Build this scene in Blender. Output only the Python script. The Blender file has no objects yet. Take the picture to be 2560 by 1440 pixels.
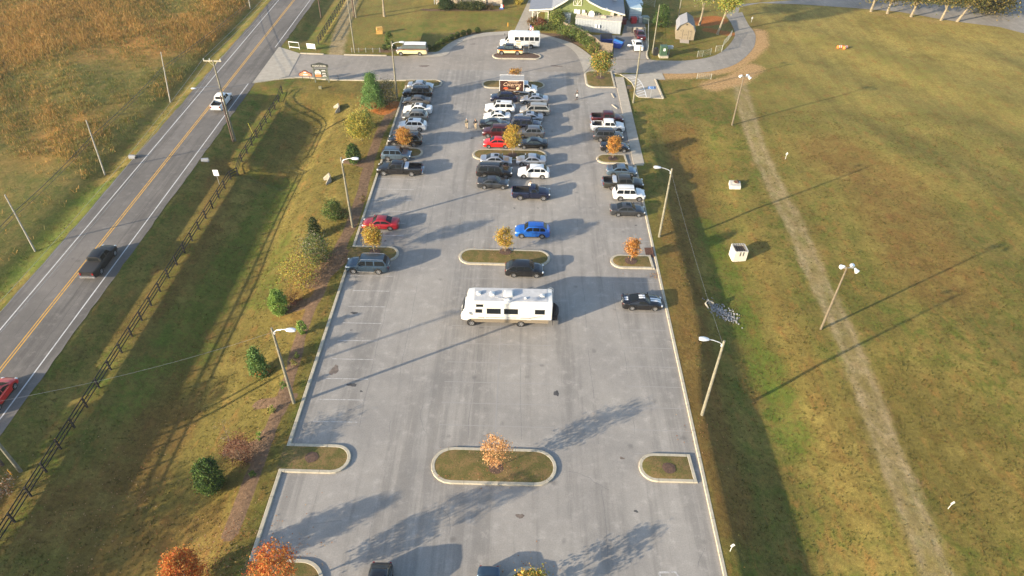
import bpy, bmesh, math, random
import numpy as np
from mathutils import Vector, Matrix
random.seed(7); RNG=np.random.default_rng(7)
SC=bpy.context.scene; COL=SC.collection; R=math.radians; PI=math.pi
# ------------------------------------------------------------ camera
H=52.0; PITCH,YAW,ROLL,FPX=R(40.6695),R(0.7124),R(0.9343),1714.25
fw_=np.array([-math.sin(YAW)*math.cos(PITCH),math.cos(YAW)*math.cos(PITCH),-math.sin(PITCH)])
r0_=np.array([math.cos(YAW),math.sin(YAW),0]); u0_=np.cross(r0_,fw_)
cr_=math.cos(ROLL)*r0_+math.sin(ROLL)*u0_; cu_=np.cross(cr_,fw_)
cd=bpy.data.cameras.new('camera'); cd.sensor_width=36; cd.lens=FPX/2560*36; cd.clip_end=3000; cd.clip_start=.5
cam=bpy.data.objects.new('camera',cd); COL.objects.link(cam)
M4=Matrix.Identity(4)
for i in range(3):
    M4[i][0]=cr_[i]; M4[i][1]=cu_[i]; M4[i][2]=-fw_[i]
M4[2][3]=H; cam.matrix_world=M4; SC.camera=cam
# ------------------------------------------------------------ light
SUN_EL=R(14.66); SUN_AZ=R(29.5)          # light travels towards (cos29.5, sin29.5)
wd=bpy.data.worlds.new('World'); SC.world=wd; wd.use_nodes=True
nt=wd.node_tree; bg=nt.nodes['Background']; sk=nt.nodes.new('ShaderNodeTexSky'); sk.sky_type='NISHITA'; sk.sun_disc=False
sk.sun_elevation=SUN_EL; sk.sun_rotation=R(240.5); sk.air_density=1.0; sk.dust_density=1.6; sk.ozone_density=1.4; sk.altitude=200
nt.links.new(sk.outputs[0],bg.inputs[0]); bg.inputs[1].default_value=0.15
sl=bpy.data.lights.new('sun','SUN'); sl.energy=5.0; sl.angle=R(0.55); sl.color=(1.0,.84,.62)
so=bpy.data.objects.new('sun',sl); COL.objects.link(so)
sd=Vector((math.cos(SUN_AZ)*math.cos(SUN_EL),math.sin(SUN_AZ)*math.cos(SUN_EL),-math.sin(SUN_EL)))
so.rotation_euler=sd.to_track_quat('-Z','Y').to_euler(); so.location=(-60,0,60)
SC.view_settings.view_transform='Standard'; SC.view_settings.look='None'; SC.view_settings.gamma=1; SC.view_settings.use_curve_mapping=False
SC.view_settings.exposure=1.34
# ------------------------------------------------------------ terrain height
def sst(a,b,x): t=np.clip((x-a)/(b-a),0,1); return t*t*(3-2*t)
LN=np.array([(-47.2,0),(-46.2,-.38),(-45,-.78),(-44,-1.06),(-42.6,-.92),(-41.5,-.82),(-40.7,-.80),(-38.5,-1.52),(-36,-2.28),(-34,-2.62),(-32.7,-2.4),(-31.3,-1.7),(-29,-1.0),(-25,-.15),(-22.5,.08),(-20.7,.12)])
LS=np.array([(-47.2,0),(-46.2,-.38),(-45,-.78),(-44,-1.06),(-42.6,-.92),(-41.5,-.82),(-40.7,-.80),(-38.4,-1.58),(-36,-2.28),(-34.5,-2.62),(-32,-2.55),(-29,-1.8),(-26,-.85),(-23,.03),(-22.0,.1),(-20.7,.12)])
LW=np.array([(-75,.15),(-66,.1),(-62.5,-.2),(-60.2,-.75),(-58.8,-.55),(-57.2,0)])
KS=.3007
def hz(X,Y):
    X=np.asarray(X,float); Y=np.asarray(Y,float)
    def prof(X):
        a=np.interp(X,LN[:,0],LN[:,1]); b=np.interp(X,LS[:,0],LS[:,1]); k=sst(62,80,Y)
        return a*k+b*(1-k)
    z=(prof(X-.35)+prof(X)+prof(X+.35))/3
    road=(X<-40.7); gap=sst(107,113,Y)*(1-sst(131,138,Y))
    z=np.where(road, z*(1-gap), np.minimum(z,0)*(1-sst(103,112,Y))+np.maximum(z,0)*(1-sst(112,116,Y)))
    # small drain channel through the fence bank
    ch=np.exp(-((Y-(86.5-.12*(X+41)))/1.1)**2)*sst(-45,-42,X)*(1-sst(-36,-33.5,X)); z=z-ch*.9
    zw=(np.interp(X-.4,LW[:,0],LW[:,1])+np.interp(X+.4,LW[:,0],LW[:,1]))/2
    z=np.where(X<-52,zw,z)
    # right-hand bank
    c=18.1+1.9*sst(42,57,Y); zf=-KS*(24.4-c)
    t=np.clip((X-c)/(24.4-c),0,1)
    bank=.05+(zf-.05)*(t+.10*np.sin(PI*t))
    up=zf+(0-zf)*(.45*sst(25.3,33.5,X)+.55*sst(31,58,X))
    zr=np.where(X<c,.12-.07*np.clip((X-17)/(c-17),0,1),np.where(X<24.4,bank,up))
    fd=1-sst(90,104,Y); zr=zr*fd+.0*(1-fd)
    z=np.where(X>16.8,zr,z)
    z=np.where((X>-20.68)&(X<16.75)&(Y<140),-.06,z)
    und=.25*np.sin(X*.11+1)*np.sin(Y*.09)+.12*np.sin(X*.31+Y*.23)
    z=z+und*(sst(62,72,-X)+sst(45,60,X)*(1-sst(140,150,Y)))
    return z
def hzs(x,y): return float(hz(x,y))
def ray(px,py): return cr_*(px-1280)+cu_*(720-py)+fw_*FPX
def at(px,py,z=None):
    d=ray(px,py)
    if z is not None:
        t=(z-H)/d[2]; return Vector((d[0]*t,d[1]*t,z))
    zz=0.
    for _ in range(12):
        t=(zz-H)/d[2]; zn=hzs(d[0]*t,d[1]*t); zz=zz*.5+max(zn,-3)*.5
    t=(zz-H)/d[2]; return Vector((d[0]*t,d[1]*t,zz))
def atg(px,py):                      # on pavement or lawn, never below lot level inside the lot
    p=at(px,py,0); return p
# ------------------------------------------------------------ materials
MATS={}
def nodes(m): return m.node_tree.nodes, m.node_tree.links
def mat(name,col=(.5,.5,.5),rough=.6,metal=0,coat=0,spec=.5,noise=0,nscale=8,bump=0,emit=0):
    if name in MATS: return MATS[name]
    m=bpy.data.materials.new(name); m.use_nodes=True; N,L=nodes(m); b=N['Principled BSDF']
    b.inputs['Base Color'].default_value=(*col,1); b.inputs['Roughness'].default_value=rough; b.inputs['Metallic'].default_value=metal
    b.inputs['Coat Weight'].default_value=coat; b.inputs['Coat Roughness'].default_value=.08; b.inputs['Specular IOR Level'].default_value=spec
    if noise or bump:
        tc=N.new('ShaderNodeTexCoord'); nz=N.new('ShaderNodeTexNoise'); nz.inputs['Scale'].default_value=nscale; nz.inputs['Detail'].default_value=6
        L.new(tc.outputs['Object'],nz.inputs['Vector'])
        if noise:
            mx=N.new('ShaderNodeMix'); mx.data_type='RGBA'; mr=N.new('ShaderNodeMapRange'); mr.inputs[1].default_value=.3; mr.inputs[2].default_value=.7
            L.new(nz.outputs['Fac'],mr.inputs[0]); L.new(mr.outputs[0],mx.inputs[0])
            mx.inputs[6].default_value=(*[c*(1-noise) for c in col],1); mx.inputs[7].default_value=(*[min(1,c*(1+noise)) for c in col],1)
            L.new(mx.outputs[2],b.inputs['Base Color'])
        if bump:
            bp=N.new('ShaderNodeBump'); bp.inputs['Strength'].default_value=bump; bp.inputs['Distance'].default_value=.02
            L.new(nz.outputs['Fac'],bp.inputs['Height']); L.new(bp.outputs[0],b.inputs['Normal'])
    MATS[name]=m; return m
def paint(name,col,metal=.3,rough=.32): return mat('paint_'+name,col,rough,metal,coat=.6,noise=.06,nscale=3)
GLASS=mat('dark_glass',(.010,.013,.016),.16,0,coat=0,spec=.22)
GLASS2=mat('tinted_glass',(.03,.045,.05),.12,0,coat=0,spec=.6)
TYRE=mat('tyre_rubber',(.012,.012,.012),.85,noise=.2)
RIM=mat('alloy',(.42,.42,.43),.35,.7,noise=.1)
DARKT=mat('dark_trim',(.012,.012,.014),.6,noise=.2)
CHROME=mat('bright_trim',(.6,.6,.6),.25,.8,noise=.05)
LAMPW=mat('clear_lamp',(.7,.7,.68),.15,.2,coat=.5,noise=.05); LAMPR=mat('red_lamp',(.22,.008,.008),.2,0,coat=.6,noise=.05)
CONC=mat('kerb_concrete',(.37,.33,.25),.9,noise=.14,nscale=3,bump=.2)
CONC2=mat('pale_concrete',(.33,.295,.24),.9,noise=.12,nscale=1.2,bump=.1)
WHITE=mat('white_paint',(.74,.74,.72),.45,noise=.04)
WOODP=mat('pole_wood',(.17,.158,.115),.85,noise=.25,nscale=4,bump=.3)
WOODD=mat('dark_pole_wood',(.085,.055,.04),.9,noise=.3,nscale=4,bump=.3)
BLACKW=mat('black_stained_board',(.011,.010,.010),.8,noise=.3,nscale=5,bump=.3)
GALV=mat('galvanised_metal',(.45,.46,.47),.45,.5,noise=.1)
# vector helpers inside shader
def mathn(N,L,op,a,b=None,c=None,clamp=False):
    n=N.new('ShaderNodeMath'); n.operation=op; n.use_clamp=clamp
    for i,v in enumerate((a,b,c)):
        if v is None: continue
        if isinstance(v,(int,float)): n.inputs[i].default_value=v
        else: L.new(v,n.inputs[i])
    return n.outputs[0]
def noisen(N,L,vec,scale,detail=4,rough=.55,sx=1,sy=1,sz=1,dist=0):
    v=vec
    if (sx,sy,sz)!=(1,1,1):
        mp=N.new('ShaderNodeMapping'); mp.inputs['Scale'].default_value=(sx,sy,sz); L.new(vec,mp.inputs['Vector']); v=mp.outputs[0]
    n=N.new('ShaderNodeTexNoise'); n.inputs['Scale'].default_value=scale; n.inputs['Detail'].default_value=detail; n.inputs['Roughness'].default_value=rough; n.inputs['Distortion'].default_value=dist
    L.new(v,n.inputs['Vector']); return n.outputs['Fac']
def rng(N,L,v,a,b,c=0,d=1,smooth=True):
    n=N.new('ShaderNodeMapRange'); n.interpolation_type='SMOOTHSTEP' if smooth else 'LINEAR'
    n.inputs[1].default_value=a; n.inputs[2].default_value=b; n.inputs[3].default_value=c; n.inputs[4].default_value=d
    L.new(v,n.inputs[0]); return n.outputs[0]
def mixc(N,L,f,a,b,mode='MIX'):
    n=N.new('ShaderNodeMix'); n.data_type='RGBA'; n.blend_type=mode
    if isinstance(f,(int,float)): n.inputs[0].default_value=f
    else: L.new(f,n.inputs[0])
    for i,v in ((6,a),(7,b)):
        if isinstance(v,tuple): n.inputs[i].default_value=(*v,1)
        else: L.new(v,n.inputs[i])
    return n.outputs[2]
def newmat(name):
    m=bpy.data.materials.new(name); m.use_nodes=True; MATS[name]=m; N,L=nodes(m); g=N.new('ShaderNodeNewGeometry'); return m,N,L,N['Principled BSDF'],g.outputs['Position']
def setbump(N,L,b,h,s,d=.03):
    bp=N.new('ShaderNodeBump'); bp.inputs['Strength'].default_value=s; bp.inputs['Distance'].default_value=d; L.new(h,bp.inputs['Height']); L.new(bp.outputs[0],b.inputs['Normal'])
def ground_mat():
    m,N,L,b,P=newmat('lawn_and_field')
    def A(n):
        a=N.new('ShaderNodeAttribute'); a.attribute_name=n; return a.outputs['Fac']
    n1=noisen(N,L,P,.11,5); n2=noisen(N,L,P,.5,6,.6,dist=.4); n3=noisen(N,L,P,2.6,6,.7); n4=noisen(N,L,P,14,4,.7); n5=noisen(N,L,P,.9,5,.65,1,.45,1)
    col=mixc(N,L,rng(N,L,n1,.38,.62),(.124,.100,.024),(.186,.142,.036))
    col=mixc(N,L,rng(N,L,n2,.40,.68),col,(.090,.102,.017))
    col=mixc(N,L,mathn(N,L,'MULTIPLY',A('pale_grass'),rng(N,L,mathn(N,L,'ADD',n2,mathn(N,L,'MULTIPLY',n1,.6)),.55,.95,.25,.85)),col,(.285,.220,.060))
    col=mixc(N,L,mathn(N,L,'MULTIPLY',rng(N,L,n5,.5,.72),.75),col,(.215,.118,.032))
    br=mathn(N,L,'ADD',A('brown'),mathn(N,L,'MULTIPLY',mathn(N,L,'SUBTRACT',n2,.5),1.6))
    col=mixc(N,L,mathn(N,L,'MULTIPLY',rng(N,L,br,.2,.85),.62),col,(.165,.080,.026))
    lu=mathn(N,L,'ADD',A('lush'),mathn(N,L,'MULTIPLY',mathn(N,L,'SUBTRACT',mathn(N,L,'ADD',mathn(N,L,'MULTIPLY',n3,.5),mathn(N,L,'MULTIPLY',n2,.5)),.5),3.0))
    col=mixc(N,L,mathn(N,L,'MULTIPLY',rng(N,L,lu,.2,.95),.62),col,(.070,.115,.014))
    mw=noisen(N,L,P,.55,3,.5,1,.03,1,.3); st=N.new('ShaderNodeCombineColor'); mv=rng(N,L,mathn(N,L,'MULTIPLY',mathn(N,L,'ADD',mw,noisen(N,L,P,.35,6,.75,.8,1.2,1,1.5)),.5),.36,.64,.84,1.16,False); [L.new(mv,st.inputs[i]) for i in range(3)]; col=mixc(N,L,1.0,col,st.outputs[0],'MULTIPLY')
    # rough field west of the road
    f1=noisen(N,L,P,.075,6,.6,dist=.6); f2=noisen(N,L,P,.8,6,.7,1,.5,1)
    fc=mixc(N,L,rng(N,L,f2,.35,.7),(.105,.11,.024),(.21,.15,.042))
    fc=mixc(N,L,rng(N,L,mathn(N,L,'ADD',f1,A('amber')),.5,1.0),fc,(.36,.175,.045))
    col=mixc(N,L,A('field'),col,fc)
    di=mathn(N,L,'ADD',A('dirt'),mathn(N,L,'MULTIPLY',mathn(N,L,'SUBTRACT',n5,.5),.9))
    col=mixc(N,L,rng(N,L,di,.15,.85),col,mixc(N,L,rng(N,L,n2,.3,.7),(.235,.175,.085),(.32,.245,.13)))
    sa=mathn(N,L,'ADD',A('sand'),mathn(N,L,'MULTIPLY',mathn(N,L,'SUBTRACT',n3,.5),1.2))
    col=mixc(N,L,rng(N,L,sa,.25,.9),col,mixc(N,L,n2,(.33,.19,.075),(.42,.27,.13)))
    mu=mathn(N,L,'ADD',A('mulch'),mathn(N,L,'MULTIPLY',mathn(N,L,'SUBTRACT',n3,.5),.5))
    col=mixc(N,L,rng(N,L,mu,.42,.6),col,mixc(N,L,n3,(.105,.066,.040),(.18,.115,.07)))
    ne=mathn(N,L,'ADD',A('needle'),mathn(N,L,'MULTIPLY',mathn(N,L,'SUBTRACT',n3,.5),.8))
    col=mixc(N,L,rng(N,L,ne,.3,.8),col,(.33,.115,.03))
    dk=mathn(N,L,'MULTIPLY',rng(N,L,n4,.3,.7,.58,1.42,False),rng(N,L,n3,.3,.7,.68,1.30,False))
    cm=N.new('ShaderNodeCombineColor'); [L.new(dk,cm.inputs[i]) for i in range(3)]
    col=mixc(N,L,1.0,col,cm.outputs[0],'MULTIPLY')
    # scattered fallen leaves
    vo=N.new('ShaderNodeTexVoronoi'); vo.inputs['Scale'].default_value=2.4; L.new(P,vo.inputs['Vector'])
    lf=mathn(N,L,'MULTIPLY',mathn(N,L,'LESS_THAN',vo.outputs['Distance'],.10),mathn(N,L,'GREATER_THAN',n2,.52))
    lf=mathn(N,L,'MULTIPLY',lf,A('leaf'))
    col=mixc(N,L,lf,col,(.42,.24,.12))
    L.new(col,b.inputs['Base Color']); b.inputs['Roughness'].default_value=.95; b.inputs['Specular IOR Level'].default_value=.15
    hh=mathn(N,L,'ADD',mathn(N,L,'MULTIPLY',n4,.6),mathn(N,L,'MULTIPLY',n3,1.2))
    setbump(N,L,b,hh,.5,.09)
    return m
def asphalt_mat(name,c0,c1,streak=.5,tint=(1,1,1)):
    m,N,L,b,P=newmat(name)
    n1=noisen(N,L,P,.10,5,.6,dist=.5); n2=noisen(N,L,P,.9,6,.65); n3=noisen(N,L,P,9,5,.75); ns=noisen(N,L,P,1.1,5,.7,1,.045,1); ns2=noisen(N,L,P,.22,3,.5,1,.06,1)
    col=mixc(N,L,rng(N,L,n1,.35,.65),c0,c1)
    col=mixc(N,L,mathn(N,L,'MULTIPLY',rng(N,L,mathn(N,L,'MULTIPLY',ns,rng(N,L,ns2,.42,.62,.8,1.2)),.42,.66),streak),col,tuple(x*.66 for x in c0))
    col=mixc(N,L,mathn(N,L,'MULTIPLY',rng(N,L,n2,.52,.75),.45),col,tuple(min(1,x*1.28) for x in c1))
    v=mathn(N,L,'MULTIPLY',rng(N,L,n3,.25,.75,.80,1.2,False),rng(N,L,n2,.25,.75,.90,1.08,False))
    cm=N.new('ShaderNodeCombineColor'); [L.new(v,cm.inputs[i]) for i in range(3)]
    col=mixc(N,L,1.0,col,cm.outputs[0],'MULTIPLY')
    # oil spots
    vo=N.new('ShaderNodeTexVoronoi'); vo.inputs['Scale'].default_value=.32; L.new(P,vo.inputs['Vector'])
    sp=mathn(N,L,'ADD',vo.outputs['Distance'],mathn(N,L,'MULTIPLY',n2,.22)); sp=rng(N,L,sp,.13,.23,1,0)
    col=mixc(N,L,mathn(N,L,'MULTIPLY',sp,.5*streak+.1),col,(.05,.05,.052))
    L.new(col,b.inputs['Base Color']); b.inputs['Roughness'].default_value=.9; b.inputs['Specular IOR Level'].default_value=.25
    setbump(N,L,b,n3,.35,.012); return m
def worn_mat(name,col,cut=.5,amt=.8,base=(.25,.25,.25)):
    m,N,L,b,P=newmat(name); n=noisen(N,L,P,2.2,6,.75); n2=noisen(N,L,P,12,4,.7)
    f=mathn(N,L,'MULTIPLY',rng(N,L,mathn(N,L,'ADD',mathn(N,L,'MULTIPLY',n,.7),mathn(N,L,'MULTIPLY',n2,.3)),cut-.12,cut+.12),amt)
    L.new(mixc(N,L,f,base,col),b.inputs['Base Color']); b.inputs['Roughness'].default_value=.85; return m
# ------------------------------------------------------------ mesh builder
class MB:
    def __init__(s): s.v=[]; s.f=[]; s.m=[]
    def add(s,vs,fs,mi=0):
        o=len(s.v); s.v+= [tuple(p) for p in vs]; s.f+=[tuple(i+o for i in f) for f in fs]; s.m+=[mi]*len(fs); return s
    def box(s,cx,cy,cz,sx,sy,sz,rz=0,mi=0,tap=1):
        c,n=math.cos(rz),math.sin(rz); vs=[]
        for z in (-.5,.5):
            k=tap if z>0 else 1
            for x,y in((-.5,-.5),(.5,-.5),(.5,.5),(-.5,.5)):
                X,Y=x*sx*k,y*sy*k; vs.append((cx+X*c-Y*n,cy+X*n+Y*c,cz+z*sz))
        return s.add(vs,[(3,2,1,0),(4,5,6,7),(0,1,5,4),(1,2,6,5),(2,3,7,6),(3,0,4,7)],mi)
    def cyl(s,p0,p1,r0,r1=None,n=8,mi=0,cap=True):
        r1=r0 if r1 is None else r1; p0=Vector(p0);p1=Vector(p1); d=(p1-p0)
        if d.length<1e-6: return s
        d.normalize(); a=d.orthogonal().normalized(); b=d.cross(a); vs=[]
        for p,r in((p0,r0),(p1,r1)):
            for i in range(n):
                t=2*PI*i/n; vs.append(p+a*(r*math.cos(t))+b*(r*math.sin(t)))
        fs=[(i,(i+1)%n,n+(i+1)%n,n+i) for i in range(n)]
        if cap: fs+=[tuple(range(n-1,-1,-1)),tuple(range(n,2*n))]
        return s.add(vs,fs,mi)
    def loft(s,secs,closed=False,caps=False,mi=0):
        n=len(secs[0]); vs=[p for q in secs for p in q]; fs=[]
        for i in range(len(secs)-1):
            for j in range(n if closed else n-1):
                a=i*n+j; b=i*n+(j+1)%n; fs.append((a,b,b+n,a+n))
        if caps: fs+=[tuple(range(n-1,-1,-1)),tuple(range((len(secs)-1)*n,len(secs)*n))]
        return s.add(vs,fs,mi)
    def ball(s,c,rx,ry,rz,n=10,m=6,mi=0):
        secs=[]
        for i in range(m+1):
            t=PI*i/m; secs.append([(c[0]+rx*math.sin(t)*math.cos(2*PI*j/n),c[1]+ry*math.sin(t)*math.sin(2*PI*j/n),c[2]-rz*math.cos(t)) for j in range(n)])
        return s.loft(secs,closed=True,mi=mi)
    def tube(s,pts,r,n=5,mi=0):
        for a,b in zip(pts[:-1],pts[1:]): s.cyl(a,b,r,r,n,mi,cap=False)
        return s
    def build(s,name,mats,parent=None,smooth=False,angle=35):
        me=bpy.data.meshes.new(name); me.from_pydata(s.v,[],s.f)
        for mm in (mats if isinstance(mats,(list,tuple)) else [mats]): me.materials.append(mm)
        if any(s.m): me.polygons.foreach_set('material_index',s.m)
        me.validate(clean_customdata=False)
        if smooth:
            me.polygons.foreach_set('use_smooth',[True]*len(me.polygons)); me.set_sharp_from_angle(angle=R(angle))
        me.update(); o=bpy.data.objects.new(name,me); COL.objects.link(o)
        if parent: o.parent=parent
        return o
def tag(o,label=None,cat=None,group=None,kind=None):
    if label: o['label']=label
    if cat: o['category']=cat
    if group: o['group']=group
    if kind: o['kind']=kind
    return o
def struct(o,kind='structure'): o['kind']=kind; return o
def empty(name,loc,rz=0,label=None,cat=None,group=None):
    o=bpy.data.objects.new(name,None); COL.objects.link(o); o.location=loc; o.rotation_euler=(0,0,rz); o.empty_display_size=.3
    return tag(o,label,cat,group)
def copy_tree(o,parent=None):
    c=o.copy(); COL.objects.link(c)
    if parent: c.parent=parent
    for ch in list(CH.get(o.name,[])): copy_tree(ch,c)
    return c
CH={}
def index_children():
    CH.clear()
    for o in list(COL.objects):
        if o.parent: CH.setdefault(o.parent.name,[]).append(o)
def text_obj(txt,size,material,parent,loc,rot,ext=.01,name='lettering',align='CENTER',shear=0,sx=1):
    cu=bpy.data.curves.new('txt','FONT'); cu.body=txt; cu.size=size; cu.extrude=ext; cu.align_x=align; cu.align_y='CENTER'; cu.shear=shear; cu.resolution_u=2
    to=bpy.data.objects.new('txt',cu); COL.objects.link(to); bpy.context.view_layer.update()
    me=bpy.data.meshes.new_from_object(to.evaluated_get(bpy.context.evaluated_depsgraph_get())); bpy.data.objects.remove(to); bpy.data.curves.remove(cu)
    me.name=name; me.materials.clear(); me.materials.append(material)
    o=bpy.data.objects.new(name,me); COL.objects.link(o); o.parent=parent; o.location=loc; o.rotation_euler=rot; o.scale=(sx,1,1); return o
def sheet(name,pts,z,material,kind='structure'):
    me=bpy.data.meshes.new(name); bm=bmesh.new(); vs=[bm.verts.new((p[0],p[1],z)) for p in pts]; f=bm.faces.new(vs)
    if f.normal.z<0: pass
    bm.normal_update()
    if f.normal.z<0: bmesh.ops.reverse_faces(bm,faces=[f])
    bmesh.ops.triangulate(bm,faces=bm.faces[:]); bm.to_mesh(me); bm.free(); me.materials.append(material)
    o=bpy.data.objects.new(name,me); COL.objects.link(o); return struct(o,kind)
def sweep(mb,path,w,z0,z1,closed=False,mi=0,zf=None,chamfer=.03):
    path=[p for i,p in enumerate(path) if i==0 or math.hypot(p[0]-path[i-1][0],p[1]-path[i-1][1])>.02]
    if closed and math.hypot(path[0][0]-path[-1][0],path[0][1]-path[-1][1])<.02: path=path[:-1]
    n=len(path); P=[Vector((p[0],p[1],0)) for p in path]; secs=[]
    for i in range(n):
        a=P[i-1] if (i>0 or closed) else None; b=P[(i+1)%n] if (i<n-1 or closed) else None
        d1=(P[i]-a).normalized() if a is not None else None; d2=(b-P[i]).normalized() if b is not None else None
        if d1 is None: d1=d2
        if d2 is None: d2=d1
        n1=Vector((-d1.y,d1.x,0)); n2=Vector((-d2.y,d2.x,0)); nn=(n1+n2); 
        if nn.length<1e-5: nn=n1
        nn.normalize(); k=1/max(.35,nn.dot(n1)); o=nn*(w/2*k); zb=zf(P[i].x,P[i].y) if zf else 0; c=chamfer
        q=lambda s,z:(P[i].x+o.x*s,P[i].y+o.y*s,z+zb)
        secs.append([q(-1,z0),q(-1,z1-c),q(-1+2*c/w,z1),q(1-2*c/w,z1),q(1,z1-c),q(1,z0)])
    if closed: secs.append(secs[0])
    return mb.loft(secs,closed=False,caps=False,mi=mi) if closed else mb.loft(secs,closed=False,caps=True,mi=mi)
def arc(cx,cy,r,a0,a1,n=10): return [(cx+r*math.cos(R(a0+(a1-a0)*i/n)),cy+r*math.sin(R(a0+(a1-a0)*i/n))) for i in range(n+1)]
def W(pts,z=0): return [tuple(at(*p,z)[:2]) for p in pts]
def catmull(pts,n=6):
    P=[np.array(p,float) for p in pts]; P=[2*P[0]-P[1]]+P+[2*P[-1]-P[-2]]; out=[]
    for i in range(1,len(P)-2):
        for k in range(n):
            t=k/n; a,b,c,d=P[i-1:i+3]; out.append(tuple(.5*((2*b)+(-a+c)*t+(2*a-5*b+4*c-d)*t*t+(-a+3*b-3*c+d)*t**3)))
    out.append(tuple(P[-2])); return out
# ------------------------------------------------------------ ground sheet
def lines(segs):
    out=[]
    for a,b,s in segs: out+=list(np.arange(a,b-1e-6,s))
    out.append(segs[-1][1]); return out
xs=lines([(-900,-300,100),(-300,-130,17),(-130,-66,.9),(-66,-20.9,.4)])+[-20.72,-20.66,-10,0,10,16.72,16.8]+lines([(17.0,48,.4),(48,125,1.0),(125,300,17.5),(300,900,100)])
ys=lines([(-700,-100,100),(-100,12,8),(12,128,.4),(128,175,.8),(175,330,15.5),(330,1230,100)])
xs=np.array(sorted(set(np.round(xs,3)))); ys=np.array(sorted(set(np.round(ys,3))))
GX,GY=np.meshgrid(xs,ys); GZ=hz(GX,GY); nx,ny=len(xs),len(ys)
def inpoly(X,Y,poly):
    r_=np.zeros(X.shape,bool); n_=len(poly)
    for i in range(n_):
        (x0,y0),(x1,y1)=poly[i],poly[(i+1)%n_]
        if y0==y1: continue
        c_=((y0>Y)!=(y1>Y))&(X<(x1-x0)*(Y-y0)/(y1-y0)+x0); r_^=c_
    return r_
edgeB=catmull(W([(632,208),(712,197),(765,194.5),(823,200),(880,201),(950,202),(1085,201)]),4)
top=W([(697,119),(751,134),(809,136),(860,137.5),(965,139.5),(1020,140)])
loopO=catmull(W([(1020,140),(1070,131),(1095,129),(1118,112),(1155,93),(1205,83),(1255,79),(1300,77),(1350,84),(1390,95),(1430,108),(1458,125),(1480,142),(1492,148)]),4)
drv=[(-47.6,113.9)]+edgeB+[(-15.5,117.0),(-15.5,121.9),(16.2,121.9)]+W([(1545,182),(1660,184)])+W([(1645,151),(1625,149)])+W([(1533,148),(1492,148)])+list(reversed(loopO))+list(reversed(top))+[(-47.6,130.6)]
GZ=np.where(inpoly(GX,GY,drv),-.06,GZ)
me=bpy.data.meshes.new('grass_ground'); me.vertices.add(nx*ny)
me.vertices.foreach_set('co',np.stack([GX,GY,GZ],-1).astype(np.float32).ravel())
ii,jj=np.meshgrid(np.arange(nx-1),np.arange(ny-1)); a=(jj*nx+ii).ravel(); F=np.stack([a,a+1,a+nx+1,a+nx],-1).astype(np.int32)
me.loops.add(F.size); me.loops.foreach_set('vertex_index',F.ravel()); me.polygons.add(len(F))
me.polygons.foreach_set('loop_start',np.arange(0,F.size,4,dtype=np.int32)); me.polygons.foreach_set('use_smooth',np.ones(len(F),bool)); me.update(calc_edges=True)
def pdist(pl,xx=None,yy=None):
    X=GX if xx is None else xx; Y=GY if yy is None else yy; best=np.full(X.shape,1e9)
    for (x0,y0),(x1,y1) in zip(pl[:-1],pl[1:]):
        dx,dy=x1-x0,y1-y0; l2=dx*dx+dy*dy+1e-9; t=np.clip(((X-x0)*dx+(Y-y0)*dy)/l2,0,1)
        best=np.minimum(best,np.hypot(X-x0-t*dx,Y-y0-t*dy))
    return best
def band(pl,w,soft): return 1-sst(w,w+soft,pdist(pl))
def T(pts): return [tuple(at(*p)[:2]) for p in pts]
def attr(n,v): a=me.attributes.new(n,'FLOAT','POINT'); a.data.foreach_set('value',np.clip(v,0,1).astype(np.float32).ravel())
attr('field',1-sst(-62.5,-60.5,GX))
amb=np.zeros(GX.shape)
for px,py,r,s in ((60,90,16,.5),(20,40,14,.35),(330,80,9,.3),(560,60,12,.45),(430,110,9,.35),(640,20,10,.4),(180,300,8,.25),(120,350,6,.2)):
    c=at(px,py,0); amb+=s*np.exp(-((GX-c.x)**2+(GY-c.y)**2)/r**2)
gr=np.exp(-((GY-58)/7)**2)*.35
attr('amber',amb*1.0+0*gr)
TR=T([(1850,215),(1880,330),(1930,450),(2000,590),(2040,690),(2110,830),(2170,990),(2230,1150),(2290,1300),(2345,1440)]); TR=[(TR[0][0],TR[0][1]+3)]+TR+[(TR[-1][0]-.6,8)]
dt=pdist(TR); rut=np.exp(-((dt-.95)/.35)**2)
attr('dirt',np.maximum((1-sst(.2,3.0,dt))*.50+rut*.22, band(T([(840,135),(850,90),(866,40),(880,0)]),.8,1.6)*.8))
sand=band(T([(1650,190),(1740,185),(1815,172),(1870,140),(1900,110),(1897,80)]),.7,2.6)*.85
sand=np.maximum(sand,band(T([(1780,215),(1840,200),(1880,170)]),1.0,3)*.8); sand=np.maximum(sand,band(T([(2180,32),(2290,48),(2400,60)]),.3,3)*.45)
sand=np.maximum(sand,band(T([(1640,165),(1740,158)]),.3,1.6)*.7); attr('sand',sand)
lush=np.zeros(GX.shape)
for pl,w,s,k in (([(430,850),(520,760),(600,640),(660,540),(700,470)],1.2,2.6,.75),([(300,1010),(420,900),(500,880)],1.0,2.5,.6),([(720,600),(690,680),(640,760)],.8,2.5,.55),([(1760,560),(1800,640),(1830,720),(1880,850),(1930,960),(1985,1100)],.7,2.2,.8),([(540,330),(640,250)],1.5,3,.45),([(0,640),(120,600),(240,520)],4,6,1.0),([(0,560),(80,560)],5,5,1.0),([(0,830),(180,640),(330,440),(520,200)],.4,1.2,.6),([(1000,90),(1150,50),(1280,40)],2,4,.6),([(780,80),(830,130)],1,4,.5),([(2050,100),(2120,110),(2300,180)],2,5,.35),([(1700,240),(1800,300),(1850,440)],1.5,4,.3),([(1200,60),(1250,50)],2,4,.3)):
    lush=np.maximum(lush,k*band(T(pl),w,s))
lush=np.maximum(lush,.55*np.exp(-((GX+42.0)/1.6)**2)); attr('lush',lush)
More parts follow.
